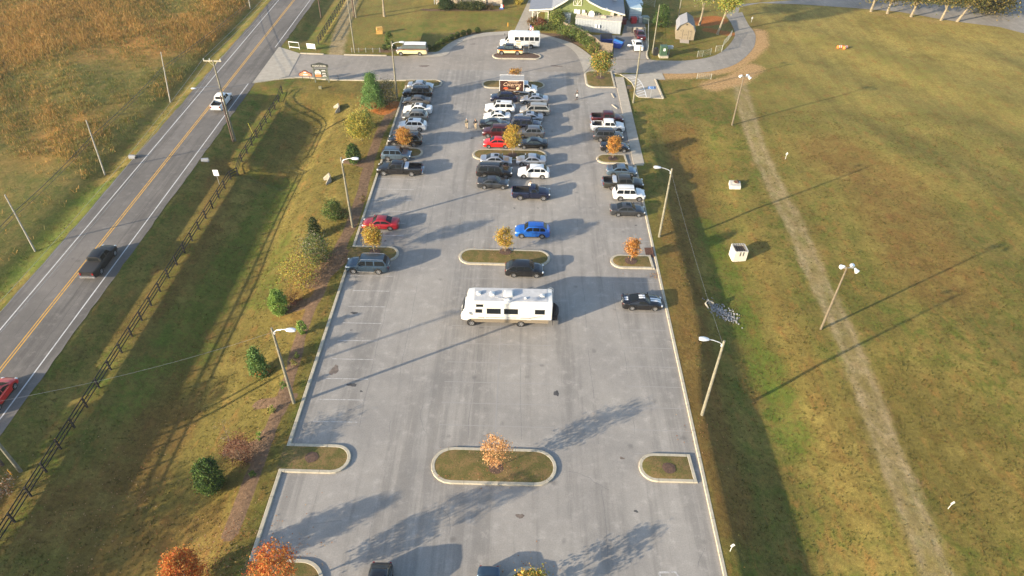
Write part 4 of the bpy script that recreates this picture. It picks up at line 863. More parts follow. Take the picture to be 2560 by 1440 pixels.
def ring(pos,r=.75):
    mb=MB(); pts=arc(0,0,r,0,360,14)[:-1]; mb.add([(x*random.uniform(.85,1.1),y*random.uniform(.85,1.1),.0) for x,y in pts]+[(0,0,.07)],[(i,(i+1)%14,14) for i in range(14)])
    o=mb.build('mulch_ring',MULCH,smooth=True); o.location=(pos[0],pos[1],pos[2]+.02); struct(o)
for b,t,rad,pal,n,sz,lb,nm in (
 ((1240,1168),(1248,1098),1.15,'paleorange',1300,.12,'young tree with thin pale orange leaves on the nearest full island','young_tree'),
 ((1263,629),(1262,572),.95,'amber+yellow',1700,.13,'young yellow orange tree on the middle island behind the black crossover','young_tree'),
 ((1577,652),(1581,598),.85,'orange',1700,.12,'young orange tree on the small right island near the storm drain','young_tree'),
 ((936,631),(931,566),1.05,'yellow+amber',2300,.13,'young yellow tree on the left grass tongue beside the deep red sedan','young_tree'),
 ((1281,387),(1284,312),1.15,'amber+yellow',2600,.15,'young amber tree on the middle island between red hatchback and black sedan','young_tree'),
 ((1013,374),(1010,318),1.0,'amber+orange',2000,.14,'young amber tree on the left tongue before the large black vehicle','young_tree'),
 ((1532,396),(1537,342),.9,'orange+amber',2000,.14,'young orange tree on the small right island before a black sedan','young_tree'),
 ((1501,194),(1500,132),1.75,'green+amber+ygreen',3200,.19,'young half green, half orange tree on the grassy corner island by the loop','young_tree'),
 ((1290,215),(1290,170),1.2,'amber+brown',1000,.16,'thin brownish young tree on the island behind the catering truck','young_tree')):
    o=tree(b,t,rad,pal,int(n*1.7),sz*.74,lb,nm,group=IG,cb=.26,trunk=.05,shape='oval',clump=.24,bark=BARKP); ring(o.location)
plant('young_tree','leafy yellow green sapling cut off by the bottom edge, on the lowest island','tree',(1.5,24.5,.2),3.0,1.5,'ygreen+amber',1500,.12,shape='vase',cb=.05,trunk=.05,limbs=14,clump=.16,group=IG,bark=BARKP)
ring((13.75,36.2,.22),.62); ring((-18.2,36.4,.13),.6); ring((1.5,24.5,.2))
LG='trees and shrubs on the left bank'
g0=at(480,1468); _,hh=hgt((480,1468),(440,1356)); plant('maple_tree','dense orange red maple on the lawn at the bottom left','tree',g0,min(hh,5.0),1.42,'red+orange',9000,.095,shape='egg',cb=.12,trunk=.09,clump=.17,nc=110,group=LG)
g0=at(708,1478,.15); _,hh=hgt((708,1478),(690,1378),.15); plant('maple_tree','open red orange maple beside the kerb at the bottom edge','tree',g0,hh,1.55,'red+orange',5200,.095,shape='oval',cb=.2,trunk=.08,clump=.15,nc=90,group=LG)
for b,t,rad,pal,n,sz,lb,nm,sh,kw in (
 ((935,272),(922,180),2.5,'conif',15000,.13,'tall bright green pine near the entrance drive','pine_tree','cone',dict(cb=.03,clump=.16)),
 ((968,262),(962,200),1.9,'olive+twig',3500,.13,'brownish half bare shrub right of the tall green pine','shrub','oval',dict(cb=.05,clump=.3)),
 ((905,352),(898,283),2.5,'yellow+ygreen',6500,.15,'broad round tree with yellow green leaves on the left bank','broad_tree','round',dict(cb=.18,clump=.2)),
 ((917,320),(917,278),1.2,'green+dark',2500,.14,'green shrub tucked behind the broad yellow tree','shrub','oval',dict(cb=.02,clump=.25)),
 ((886,408),(878,357),1.35,'dark+green',5200,.13,'dark green egg shaped holly beside a street lamp','holly_bush','egg',dict(cb=.0,clump=.13)),
 ((836,548),(825,503),1.5,'olive+green',3800,.12,'dusty green shrub left of the second lamp pole','shrub','round',dict(cb=.0,clump=.25)),
 ((790,595),(785,541),1.1,'dark+olive',3600,.13,'dark narrow cedar on the left bank','cedar_tree','cone',dict(cb=.0,clump=.2)),
 ((795,655),(790,590),2.1,'olive+green+twig',4800,.12,'large olive shrub right behind the yellow shrub','shrub','round',dict(cb=.0,clump=.25)),
 ((758,712),(750,640),2.4,'yellow+brown+ygreen',3200,.13,'wide yellow brown shrub with thin leaves on the left bank','shrub','round',dict(cb=.02,clump=.28)),
 ((702,784),(697,724),1.35,'bright',6500,.12,'bright green rounded shrub on the mulch bed','shrub','egg',dict(cb=.0,clump=.14)),
 ((757,832),(755,803),.62,'bright',1500,.11,'small bright green ball shrub on the mulch bed edge','shrub','round',dict(cb=.0,clump=.2)),
 ((650,934),(641,870),1.3,'green+conif',4600,.13,'green pyramidal young pine left of the third lamp pole','pine_tree','cone',dict(cb=.02,clump=.2)),
 ((740,762),(738,735),.9,'redbrown',700,.09,'small dark red shrub in the mulch near the bright green shrub','shrub','round',dict(cb=.0,clump=.3)),
 ((603,1152),(597,1102),1.75,'redbrown+brown',2600,.09,'wide reddish brown bare shrub on the mulch bed','shrub','round',dict(cb=.0,clump=.28)),
 ((535,1224),(530,1156),1.5,'dark+green',7500,.13,'round dark green holly standing alone on the left lawn','holly_bush','round',dict(cb=.0,clump=.14)),
 ((976,128),(972,78),1.1,'green+olive',2600,.14,'small dark green tree behind the cream passenger van','small_tree','egg',dict(cb=.1,clump=.2)),
 ((575,1106),(565,1052),1.2,'twig',220,.05,'bare grey sapling beside the mulch bed','sapling','vase',dict(cb=.1,clump=.2,limbs=22)),
 ((742,893),(741,880),.35,'ygreen',250,.09,'tiny yellow green plant in the mulch, upper of two','small_plant','round',dict(cb=0,trunk=0)),
 ((738,912),(737,897),.38,'ygreen+brown',250,.09,'tiny yellow brown plant in the mulch, lower of two','small_plant','round',dict(cb=0,trunk=0)),
 ((713,976),(711,956),.4,'green',300,.09,'tiny green plant by the foot of the third lamp pole','small_plant','round',dict(cb=0,trunk=0)),
 ((681,1028),(680,1014),.38,'ygreen',260,.09,'tiny yellow green plant in the widened mulch bed','small_plant','round',dict(cb=0,trunk=0)),
 ((649,1096),(648,1084),.36,'bright',260,.09,'tiny bright plant above the reddish bare shrub','small_plant','round',dict(cb=0,trunk=0)),
 ((632,1190),(631,1180),.34,'green',240,.09,'tiny green plant in the mulch right of the lone holly','small_plant','round',dict(cb=0,trunk=0)),
 ((908,505),(906,488),.45,'olive+brown',300,.1,'tiny dull plant in the mulch near the long black pickup','small_plant','round',dict(cb=0,trunk=0)),
 ((860,540),(860,522),.5,'olive+brown',300,.1,'tiny dull plant beside the second lamp pole','small_plant','round',dict(cb=0,trunk=0))):
    g0,h=hgt(b,t); tk=kw.pop('trunk',.045); rad*=.80; sz*=.80; n=int(n*1.15); plant(nm,lb,{'pine_tree':'pine tree','broad_tree':'tree','holly_bush':'holly','cedar_tree':'cedar','small_tree':'tree','small_plant':'plant','sapling':'sapling'}.get(nm,nm),g0,h,rad,pal,n,sz,shape=sh,group=LG,trunk=tk,**kw)
# clipped balls along the loop
balls=[(962,124),(983,122)]+[(680+x/4,y/4+2) for x,y in ((1570,500),(1625,490),(1662,465),(1707,437),(1752,407),(1800,387),(1856,367),(1917,350),(1972,333),(2057,320))]
WHERE=['leftmost, beyond the parked cream van','second from the left, beyond the cream van','just right of the cream van','second to the right of the cream van','third to the right of the cream van','fourth to the right of the cream van','fifth to the right of the cream van','sixth to the right of the cream van','fourth from the bus end of the row','third from the bus end of the row','second from the bus end of the row','nearest to the shuttle bus']
proto=None
for i,(p,w_) in enumerate(zip(balls,WHERE)):
    g0=at(p[0],p[1],0)
    if proto is None:
        proto=plant('ball_shrub','x','shrub',g0,1.05,.52,'green+olive+dark',3200,.06,shape='round',cb=0,trunk=.03,clump=.13,nc=150,group='clipped ball shrubs along the loop'); index_children(); o=proto
    else: o=copy_tree(proto); o.location=g0; o.rotation_euler.z=i*1.3; s_=random.uniform(.85,1.15); o.scale=(s_,s_,s_)
    o['label']='clipped round green shrub, '+w_
BG='bushes around the buildings'
for px,py,rad,h,pal,n,lb in ((1333,62,1.1,1.5,'brown+olive',1300,'brownish bush at the left corner of the green building'),(1352,66,1.2,1.5,'redbrown+brown',1500,'reddish bush in front of the white porch frame'),(1345,75,.9,1.0,'olive+green',900,'low green bush beside the entrance walk'),(1372,74,1.2,1.1,'olive+green',1100,'low olive bush behind the shuttle bus'),(1393,70,1.9,3.6,'green+olive+ygreen',4200,'tallest green bush before the green wall'),(1408,83,1.4,1.6,'green+olive',1800,'leafy bush left of the long fence hedge'),(1424,90,1.5,2.2,'green+olive+ygreen',2300,'green bush against the curved wooden fence, first from the left'),(1441,98,1.5,2.2,'green+olive',2300,'green bush against the curved wooden fence, second from the left'),(1458,106,1.5,2.1,'green+olive+ygreen',2300,'green bush against the curved wooden fence, third from the left'),(1471,118,1.4,2.1,'green+olive',2200,'green bush against the curved wooden fence, fourth from the left'),(1484,130,1.2,1.8,'green+ygreen+brown',1800,'last green bush beside the fence corner'),(1508,141,.75,.9,'dark+green',1200,'low dark shrub under the fence panel, left one'),(1521,143,.7,.85,'dark+green',1100,'low dark shrub under the fence panel, right one'),(1116,22,1.7,2.0,'dark',3800,'big dark clipped bush by the stone building'),(1157,22,1.3,1.4,'dark+olive',1900,'left part bush of the dark hedge by the stone building'),(1177,23,1.4,1.6,'dark+olive',2200,'middle dark bush before the stone building'),(1197,23,1.4,1.6,'dark+olive',2200,'right dark bush before the stone building'),(1225,23,.9,1.0,'brown+olive',700,'small brown bush near the stone wall'),(1298,10,1.0,1.1,'yellow',1000,'bright yellow bush beside the entrance walk'),(1650,66,1.6,3.0,'dark+green',3200,'tall dark bush right of the service alley'),(1655,50,1.4,3.4,'green+dark',2500,'lighter green bush behind the tall dark bush'),(14,1225,1.2,1.2,'brown+twig',500,'bare brown twiggy bush at the foot of the left utility pole')):
    plant('bush',lb,'bush',at(px,py,0) if px>60 else at(px,py),h,rad,pal,n,.13 if n>900 else .10,shape='round' if h<2.5 else 'egg',cb=0,trunk=.03,limbs=10,clump=.24,group=BG)
for b,h,rad,pal,n,lb,ln in (((1748,63),15,4.0,'ygreen+bright+twig',5200,'tall pine with pale trunk left of the path bend',(1.0,.5)),((1793,86),14,2.6,'yellow+bright+ygreen',5200,'leaning yellow green pine nearest the path bend',(3.2,1.5))):
    plant('tall_pine',lb,'pine tree',at(*b,0),h,rad,pal,n*2,.17,shape='round',cb=.30,trunk=.22,limbs=16,clump=.22,bark=BARKP,lean=ln,group='tall pines by the path')
for b,h,rad,lb,ln,n in (((2177,29),14,4.6,'gold leaved tree, leftmost of the row beside the gravel road',(.3,0),3000),((2218,34),12,3.6,'gold leaved tree with short trunk, second from the left by the gravel road',(.2,0),2400),((2277,42),13,4.0,'dark trunked tree, third from the left by the gravel road',(1.0,0),2600),((2352,51),15,4.4,'straight pale trunked tree, left of the leaning one',(1.2,0),2600),((2392,54),16,4.4,'pale trunked tree leaning to the right by the gravel road',(6.5,1.0),2600),((2473,33),11,5.0,'low bushy gold tree farthest right by the gravel road',(.5,0),5200)):
    plant('roadside_tree',lb,'tree',at(*b,0),h,rad,'gold+olive',int(n*1.6),.26,shape='round',cb=.2 if n<5000 else .03,trunk=.24,limbs=12,clump=.26,bark=BARKP,lean=ln,group='trees along the gravel road')
plant('bare_tree','pale trunked tree on the lawn between dark poles and stone building','tree',at(961,41,0),11,3.0,'gold',500,.2,shape='round',cb=.5,trunk=.24,limbs=14,clump=.25,bark=BARKP)
for x_,y_,h_,rad_,lb in ((-63,14,11,4.0,'half bare tree beyond the left edge of the frame, nearest the road'),(-71,6,13,4.5,'half bare tree beyond the left edge of the frame, farther back'),(-66,26,9,3.0,'smaller half bare tree beyond the left edge of the frame')):
    plant('roadside_tree',lb,'tree',(x_,y_,hzs(x_,y_)),h_,rad_,'brown+gold',2600,.24,shape='round',cb=.25,trunk=.22,limbs=20,clump=.22,group='half bare trees across the road')
# rough tall grass in the field west of the road (stuff)
def tall_grass():
    n=42000; X=RNG.uniform(-118,-61.3,n*2); Y=RNG.uniform(60,172,n*2)
    f=.55*np.sin(X*.13+1.8*np.sin(Y*.07)+.5)*np.cos(Y*.11+1.5*np.sin(X*.09))+.3*np.sin(X*.37+1.3*np.sin(Y*.21))*np.cos(Y*.33)+.15*np.sin(X*.9+Y*.7)
    for cx_,cy_,r_,s_ in ((-103,140,20,.6),(-88,148,16,.5),(-73,140,9,.5),(-70,156,9,.6),(-96,112,14,.3)): f=f+s_*np.exp(-((X-cx_)**2+(Y-cy_)**2)/r_**2)
    f=np.clip(f,-1,1); lim=83+3*np.sin(X*.25)-.25*(X+61); keep=RNG.uniform(size=2*n)<(.24+.45*np.clip(f,-.3,1)); keep&=(Y>lim)|(RNG.uniform(size=2*n)<.10); X=X[keep];Y=Y[keep]; f=f[keep]; n=len(X); Z=hz(X,Y)
    B=5; cx=np.repeat(X,B)+RNG.normal(size=n*B)*.3; cy=np.repeat(Y,B)+RNG.normal(size=n*B)*.3; cz=np.repeat(Z,B); hh=RNG.uniform(.2,.75,n*B)*np.repeat(.7+.5*np.clip(f,0,1),B); w=RNG.uniform(.03,.075,n*B); a=RNG.uniform(0,PI,n*B); lx=RNG.normal(size=n*B)*.18; ly=RNG.normal(size=n*B)*.18
    m=n*B; v=np.zeros((m,4,3),np.float32); dx=np.cos(a)*w/2; dy=np.sin(a)*w/2
    v[:,0]=np.stack([cx-dx,cy-dy,cz-.05],-1); v[:,1]=np.stack([cx+dx,cy+dy,cz-.05],-1); v[:,2]=np.stack([cx+lx+dx*1.3,cy+ly+dy*1.3,cz+hh*.8],-1); v[:,3]=np.stack([cx+lx*1.3-dx*.4,cy+ly*1.3-dy*.4,cz+hh],-1)
    me=bpy.data.meshes.new('tall_grass'); me.vertices.add(4*m); me.vertices.foreach_set('co',v.ravel()); me.loops.add(4*m); me.loops.foreach_set('vertex_index',np.arange(4*m,dtype=np.int32)); me.polygons.add(m); me.polygons.foreach_set('loop_start',np.arange(0,4*m,4,dtype=np.int32)); me.update(calc_edges=True)
    P=np.array([(.36,.205,.055),(.30,.19,.055),(.17,.15,.035),(.11,.125,.025),(.40,.235,.07)]); ab=np.clip(.20+.7*f,0.03,.95); idx=np.where(RNG.uniform(size=n)<ab,RNG.choice([0,1,4],n),RNG.choice([2,3],n)); c=np.ones((4*m,4),np.float32); c[:,:3]=np.repeat(P[np.repeat(idx,B)]*RNG.uniform(.8,1.15,(m,1)),4,0)
    a_=me.color_attributes.new('leafcol','FLOAT_COLOR','POINT'); a_.data.foreach_set('color',c.ravel()); me.materials.append(FOL); o=bpy.data.objects.new('tall_grass',me); COL.objects.link(o); tag(o,'tall golden brown grass tufts filling the field left of the road','grass',kind='stuff')
tall_grass()
def blades(name,X,Y,Z,hh,w,cols,label,flat=False,lean=.04):
    m=len(X); a=RNG.uniform(0,2*PI,m); dx=np.cos(a)*w/2; dy=np.sin(a)*w/2; v=np.zeros((m,4,3),np.float32)
    if flat:
        ex=-dy*1.5; ey=dx*1.5; t=RNG.uniform(-.02,.03,m)
        for k,(p_,q_) in enumerate(((1,0),(0,1),(-1,0),(0,-1))): v[:,k]=np.stack([X+dx*p_+ex*q_,Y+dy*p_+ey*q_,Z+.03+t*(1 if k%2 else -1)],-1)
    else:
        lx=RNG.normal(size=m)*lean; ly=RNG.normal(size=m)*lean
        v[:,0]=np.stack([X-dx,Y-dy,Z-.03],-1); v[:,1]=np.stack([X+dx,Y+dy,Z-.03],-1); v[:,2]=np.stack([X+lx+dx*.8,Y+ly+dy*.8,Z+hh],-1); v[:,3]=np.stack([X+lx-dx*.8,Y+ly-dy*.8,Z+hh*.9],-1)
    me=bpy.data.meshes.new(name); me.vertices.add(4*m); me.vertices.foreach_set('co',v.ravel()); me.loops.add(4*m); me.loops.foreach_set('vertex_index',np.arange(4*m,dtype=np.int32)); me.polygons.add(m); me.polygons.foreach_set('loop_start',np.arange(0,4*m,4,dtype=np.int32)); me.update(calc_edges=True)
    a_=me.color_attributes.new('leafcol','FLOAT_COLOR','POINT'); c=np.ones((4*m,4),np.float32); c[:,:3]=np.repeat(cols,4,0); a_.data.foreach_set('color',c.ravel()); me.materials.append(FOL); o=bpy.data.objects.new(name,me); COL.objects.link(o); return tag(o,label,'grass' if not flat else 'leaves',kind='stuff')
def lawn_tufts():
    N_=150000; X=RNG.uniform(-61,78,N_); Y=18+90*RNG.uniform(0,1,N_)**1.25
    g=np.sin(X*.8+2*np.sin(Y*.5))*np.cos(Y*.9+1.5*np.sin(X*.45))+.6*np.sin(X*2.3+1.7*np.sin(Y*1.9))*np.cos(Y*2.1)
    ok=((X<-57.6)|((X>-46.9)&(X<-20.9))|(X>18.4))&(RNG.uniform(size=N_)<(.35+.4*np.clip(g,-.6,1)))
    dT=pdist(TR,X,Y); ok&=(dT>1.6)|(RNG.uniform(size=N_)<.35)
    bed=np.full(N_,1e9)
    for pl in ([(575,1335),(600,1270),(630,1190),(655,1130),(672,1080),(705,1010),(722,950),(738,890),(755,830),(775,775),(795,735),(812,690),(850,620),(880,560),(905,480),(925,400),(950,330)],): bed=np.minimum(bed,pdist(T(pl),X,Y))
    ok&=bed>.9; X=X[ok];Y=Y[ok];g=g[ok]; n=len(X); B=3
    x=np.repeat(X,B)+RNG.normal(size=n*B)*.06; y=np.repeat(Y,B)+RNG.normal(size=n*B)*.06; z=hz(x,y)
    P=np.array([(.105,.10,.025),(.14,.11,.03),(.17,.12,.04),(.075,.095,.018),(.13,.075,.03)]); k=RNG.choice(5,n,p=[.3,.27,.13,.18,.12]); c=np.repeat(P[k],B,0)*RNG.uniform(.7,1.15,(n*B,1))
    blades('lawn_grass',x,y,z,RNG.uniform(.03,.10,n*B),RNG.uniform(.04,.09,n*B),c,'short olive and brown grass tufts over the mown lawns on both sides')
    L_=[]
    for px,py,r_,k_ in ((470,1440,2.6,420),(560,1400,4.5,380),(700,1440,2.4,350),(240,1300,7,260),(1240,1168,1.6,120),(1320,1440,1.6,60),(1263,632,1.3,60),(1577,655,1.2,60),(936,640,1.2,80),(1281,392,1.3,60),(1013,382,1.2,50),(1665,1170,.8,70),(1760,1080,3,50),(1640,690,.6,60)):
        c_=at(px,py); q=RNG.normal(size=(k_,2))*r_*.6; L_.append(np.stack([c_.x+q[:,0],c_.y+q[:,1]],-1))
    for yv in (34.7,37.9,64.8,67.8): L_.append(np.stack([RNG.uniform(-7,3,26),np.full(26,yv-(.05 if yv in(34.7,64.8) else -.05))+RNG.normal(size=26)*.12],-1))
    q=np.concatenate(L_); zz=hz(q[:,0],q[:,1]); zz=np.where((q[:,0]>-20.5)&(q[:,0]<16.6),.02,zz)
    for cy_,r_ in ((36.0,1.6),(66.2,1.25),(91.05,1.3)): zz=np.where((np.abs(q[:,1]-cy_)<r_)&(np.abs(q[:,0]+1.8)<5),.235,zz)
    m=len(q); P=np.array([(.42,.22,.10),(.35,.15,.06),(.48,.32,.17),(.30,.12,.05)]); blades('fallen_leaves',q[:,0],q[:,1],zz,0,RNG.uniform(.05,.12,m),P[RNG.integers(0,4,m)],'fallen orange and tan leaves scattered under the trees and islands',flat=True)
lawn_tufts()
# ------------------------------------------------------------ poles, lamps, wires
LAMPM=mat('lamp_aluminium',(.66,.67,.68),.35,.35,noise=.04); LENS=mat('lamp_lens',(.75,.76,.78),.2,0,coat=.5,noise=.04)
def lamp_post(b,t,side,label,L_=2.0,yaw=0):
    g0,h=hgt(b,t); r=empty('street_lamp',g0,R(yaw),label,'street lamp','street lamps around the parking lot')
    mb=MB(); mb.cyl((0,0,-.4),(0,0,h*.5),.165,.14,10); mb.cyl((0,0,h*.5),(0,0,h),.14,.105,10); mb.build('pole',WOODP,r,smooth=True)
    mb=MB(); s_=side; pts=[(0,0,h-.55),(s_*.35,0,h-.25),(s_*.9,0,h-.05),(s_*1.35,0,h+.02)]; mb.tube(pts,.035,6); mb.box(s_*.12,0,h-.55,.1,.16,.3); mb.build('arm',LAMPM,r)
    mb=MB(); secs=[]
    for k in range(7):
        t_=k/6; ww=.09+.17*math.sin(PI*min(1,t_*.75+.08)); hh_=.07+.09*math.sin(PI*min(1,t_*.8)); xx=1.3+t_*.85
        secs.append([(s_*xx,ww*math.cos(2*PI*j/8),h+.02+hh_*math.sin(2*PI*j/8)) for j in range(8)])
    mb.loft(secs,closed=True,caps=True); hd_=mb.build('lamp_head',LAMPM,r,smooth=True,angle=60); mb=MB(); mb.ball((s_*1.85,0,h-.08),.22,.17,.10,8,5); mb.build('lens',LENS,hd_,smooth=True); return r,h
LP=[((993,245),(983,104),1,'street lamp at the upper left corner of the lot near the tall pine'),((882,568),(855,394),1,'street lamp on the left bank above the deep red sedan'),((735,1007),(672,820),1,'street lamp on the left bank nearest the bottom'),((1583,257),(1600,115),-1,'street lamp beside the hatched accessible bay'),((1648,592),(1678,421),-1,'street lamp at the right edge by the grey sedan'),((1755,1037),(1808,852),-1,'street lamp nearest the bottom on the right side')]
POST={}
for b,t,s_,lb in LP:
    r,h=lamp_post(b,t,s_,lb,yaw={1:-6,-1:-5}[s_]); POST[b]=(r.location.copy(),h)
def flood(b,t,label):
    g0,h=hgt(b,t); r=empty('floodlight_pole',g0,0,label,'floodlight','floodlight poles on the right field')
    mb=MB(); mb.cyl((0,0,-.4),(0,0,h),.14,.09,9); mb.build('pole',mat('floodlight_pole_wood',(.13,.105,.07),.85,noise=.25,nscale=4,bump=.3),r,smooth=True); mb=MB(); mb.cyl((-.5,0,h-.15),(.75,.1,h-.1),.04,n=6); mb.build('bracket',GALV,r)
    for dx,dy,ax in ((.55,.3,(.5,.5,-.5)),(.75,-.35,(.6,-.5,-.7)),(-.35,.1,(-.3,.6,-.7))):
        mb=MB(); c=Vector((dx,dy,h)); d=Vector(ax).normalized(); mb.cyl(c-d*.16,c+d*.02,.10,.14,12); mb.cyl(c+d*.02,c+d*.30,.14,.27,14); f=mb.build('floodlight',LAMPM,r,smooth=True); mb=MB(); mb.cyl(c+d*.285,c+d*.31,.25,.25,14); mb.build('lens',LENS,f)
flood((1830,313),(1861,190),'floodlight pole on the right field near the path'); flood((2052,823),(2118,668),'floodlight pole beside the dirt track, nearer the camera')
def upole(name,pos,h,m,label,r0=.17,cat='utility pole',group='utility poles along the road',lean=(0,0),arm=None):
    r=empty(name,pos,0,label,cat,group); mb=MB(); mb.cyl((0,0,-.5),(lean[0],lean[1],h),r0,r0*.62,10); mb.build('pole',m,r,smooth=True)
    if arm:
        mb=MB(); mb.box(lean[0]-.1,0,h-.15,2.6,.12,.14); mb.cyl((-.7,0,h-.2),(0,0,h-.95),.03); mb.cyl((.6,0,h-.2),(0,0,h-.95),.03); mb.build('crossarm',mat('weathered_wood',(.42,.38,.28),.85,noise=.2),r)
        for dx in (-1.3,-.45,1.1): q=MB(); q.cyl((dx,0,h-.08),(dx,0,h+.12),.05,.07,8); q.cyl((dx,0,h+.12),(dx,0,h+.2),.07,.03,8); q.build('insulator',mat('insulator_glaze',(.55,.57,.55),.2,0,coat=.5,noise=.05),r)
    return r
g0,hu=hgt((588,352),(540,150)); PU=g0; upole('utility_pole',g0,hu,WOODP,'tall utility pole with crossarm at the right shoulder of the road',arm=True)
g1,h1=hgt((583,354),(558,240)); upole('pole_stub',g1,h1,WOODD,'short dark pole stub standing against the tall crossarm pole',.16)
# road lamp on long arm from the crossarm pole
mb=MB(); z8=8.6; lampend=at(484,221,8.6); dv=Vector((lampend.x-g0.x,lampend.y-g0.y,0)); r=empty('road_lamp',(g0.x,g0.y,g0.z),0,'road lamp on a long thin arm over the left lane','street lamp')
mb.tube([(0,0,z8-.7-g0.z),(dv.x*.3,dv.y*.3,z8-.25-g0.z),(dv.x*.9,dv.y*.9,z8-g0.z)],.03,5); mb.build('arm',GALV,r); mb=MB(); mb.ball((dv.x,dv.y,z8-g0.z),.42,.17,.11,10,6); mb.build('lamp_head',LAMPM,r,smooth=True)
WP=[]
for b,t,lb in (((626,22),(617,-25),'short roadside pole farthest up the left verge'),((425,255),(402,130),'thin leaning pole on the left verge beside the road lamp'),((262,437),(215,300),'thin leaning pole in the middle of the left verge'),((88,628),(12,487),'thin leaning pole on the left verge nearest the bottom')):
    g_=at(*b); d=ray(*t); k=(g_.y)/d[1]; top=Vector((d[0]*k,g_.y,H+d[2]*k)); upole('roadside_pole',g_,top.z-g_.z,mat('grey_pole_wood',(.30,.28,.24),.85,noise=.2,nscale=4),lb,.12,group='thin poles on the left verge',lean=(top.x-g_.x,0)); WP.append((g_,top))
# lower-left cluster
g2=at(52,1178); upole('utility_pole',g2,12.4,WOODP,'utility pole cut off by the left edge near the board fence',lean=(-.3,0),arm=True)
g3=at(6,1163); upole('pole_stub',g3,8.0,WOODD,'dark pole stub cut off by the left edge, beside the utility pole',.16)
for p,lb in (((30,1187),'orange cable marker beside the lower left utility pole'),((147,1108),'yellow marker post by the board fence'),):
    g_=at(*p); mb=MB(); mb.cyl((0,0,-.1),(-.05,0,.75),.05,.045,8); o=mb.build('marker_post',mat('marker_orange',(.62,.30,.03),.5,noise=.1)); o.location=g_; tag(o,lb,'marker post')
g_=at(633,338); mb=MB(); mb.cyl((0,0,0),(-.5,.2,2.0),.03); o=mb.build('guy_guard',mat('guard_yellow',(.55,.50,.06),.5,noise=.08)); o.location=at(634,338); tag(o,'yellow plastic guy wire guard leaning beside the board fence','guy guard')
# top poles
for b,t,m,lb,nm in (((802,38),(795,-5),WOODD,'dark pole left of the far board fence','utility_pole'),((887,131),(869,-5),WOODP,'tall pale pole behind the drive kerb','utility_pole'),((886,43),(881,-5),WOODD,'dark pole of the close pair on the far lawn','utility_pole'),((890,44),(885,-5),WOODP,'pale pole of the close pair on the far lawn','utility_pole'),((1696,44),(1703,-12),WOODP,'pale pole rising behind the barn shaped shed','utility_pole'),((1631,133),(1638,12),WOODP,'leaning wooden pole beside the service alley','utility_pole')):
    g_=at(*b,0); d=ray(*t); k=g_.y/d[1]; zt_=H+d[2]*k; hh_=10.5 if t[1]<0 else zt_; upole(nm,g_,hh_,m,lb,.14,group='poles around the far lawn')
def wire(label,pts,rad=.018,sag=.6,m=None,cat='wire',group='overhead wires'):
    q=MB(); allp=[]
    for a_,b_ in zip(pts[:-1],pts[1:]):
        a_=Vector(a_);b_=Vector(b_)
        for k in range(15): t=k/14; p=a_.lerp(b_,t); p.z-=4*sag*t*(1-t); allp.append(p)
    q.tube(allp,rad,4); o=q.build('overhead_wire',m or mat('wire_black',(.03,.03,.03),.6,noise=.1)); tag(o,label,cat,group); return o
WIRL=mat('wire_aluminium',(.42,.42,.42),.4,.5,noise=.05)
for dx,lb in ((-1.3,'left'),(-.45,'middle'),(1.1,'right')):
    wire('pale %s power wire running from the crossarm pole along the road'%lb,[(PU.x+dx-.5,PU.y+75,PU.z+hu+.1),(PU.x+dx,PU.y,PU.z+hu+.2),(g2.x+dx,g2.y,g2.z+12.6),(g2.x+dx,g2.y-60,g2.z+12.6)],.011,.9,WIRL)
for off,rd in ((2.4,.035),(2.9,.022)):
    P0=[(w[1].x*(1-(off/8.6))+w[0].x*(off/8.6),w[1].y,w[1].z-off) for w in WP]; P0=[(P0[0][0],P0[0][1]+40,P0[0][2])]+P0+[(P0[-1][0],P0[-1][1]-25,P0[-1][2])]
    wire('thick dark cable strung along the thin left poles, %s one'%('upper' if rd>.03 else 'lower'),P0,rd,.25)
A_,B_=POST[(1648,592)],POST[(1755,1037)]; wire('thin wire between the two nearer lamps on the right',[A_[0]+Vector((0,0,A_[1]-.5)),B_[0]+Vector((0,0,B_[1]-.5))],.006,.5,WIRL)
A_,B_=POST[(735,1007)],POST[(1755,1037)]; A2=(g2.x,g2.y,g2.z+9); wire('thin wire from the lower left pole to the nearest left lamp',[A2,A_[0]+Vector((0,0,A_[1]-.5))],.007,.7,WIRL)
# ------------------------------------------------------------ fences
def board_fence(p0,p1,label,n,hh=1.35,name='board_fence'):
    p0=Vector(p0);p1=Vector(p1); r=empty(name,p0,0,label,'fence','black board fences'); L_=p1-p0; tops=[]
    for i in range(n+1):
        p=p0+L_*(i/n); z=hzs(p.x,p.y); c=Vector((p.x-p0.x,p.y-p0.y,z-p0.z)); tops.append(c); mb=MB(); mb.box(c.x,c.y,c.z+hh/2-.1,.15,.15,hh+.25); mb.build('post',BLACKW,r)
    for zz in (.35,.8,1.22):
        mb=MB(); secs=[]
        for c in tops: secs.append([(c.x-.09,c.y,c.z+zz-.06),(c.x-.13,c.y,c.z+zz-.06),(c.x-.13,c.y,c.z+zz+.06),(c.x-.09,c.y,c.z+zz+.06)])
        mb.loft(secs,closed=True,caps=True); mb.build('rail',BLACKW,r)
    return r
FX=-41.7
board_fence((FX,20.0,hzs(FX,20)),(FX+.1,110.9,hzs(FX,110.9)),'long black three board fence between the road and the lot',37)
fa=at(797,109,0); fb=at(862,4,0); board_fence(fa,(fb.x,fb.y,0),'black board fence leading away on the far lawn',13)
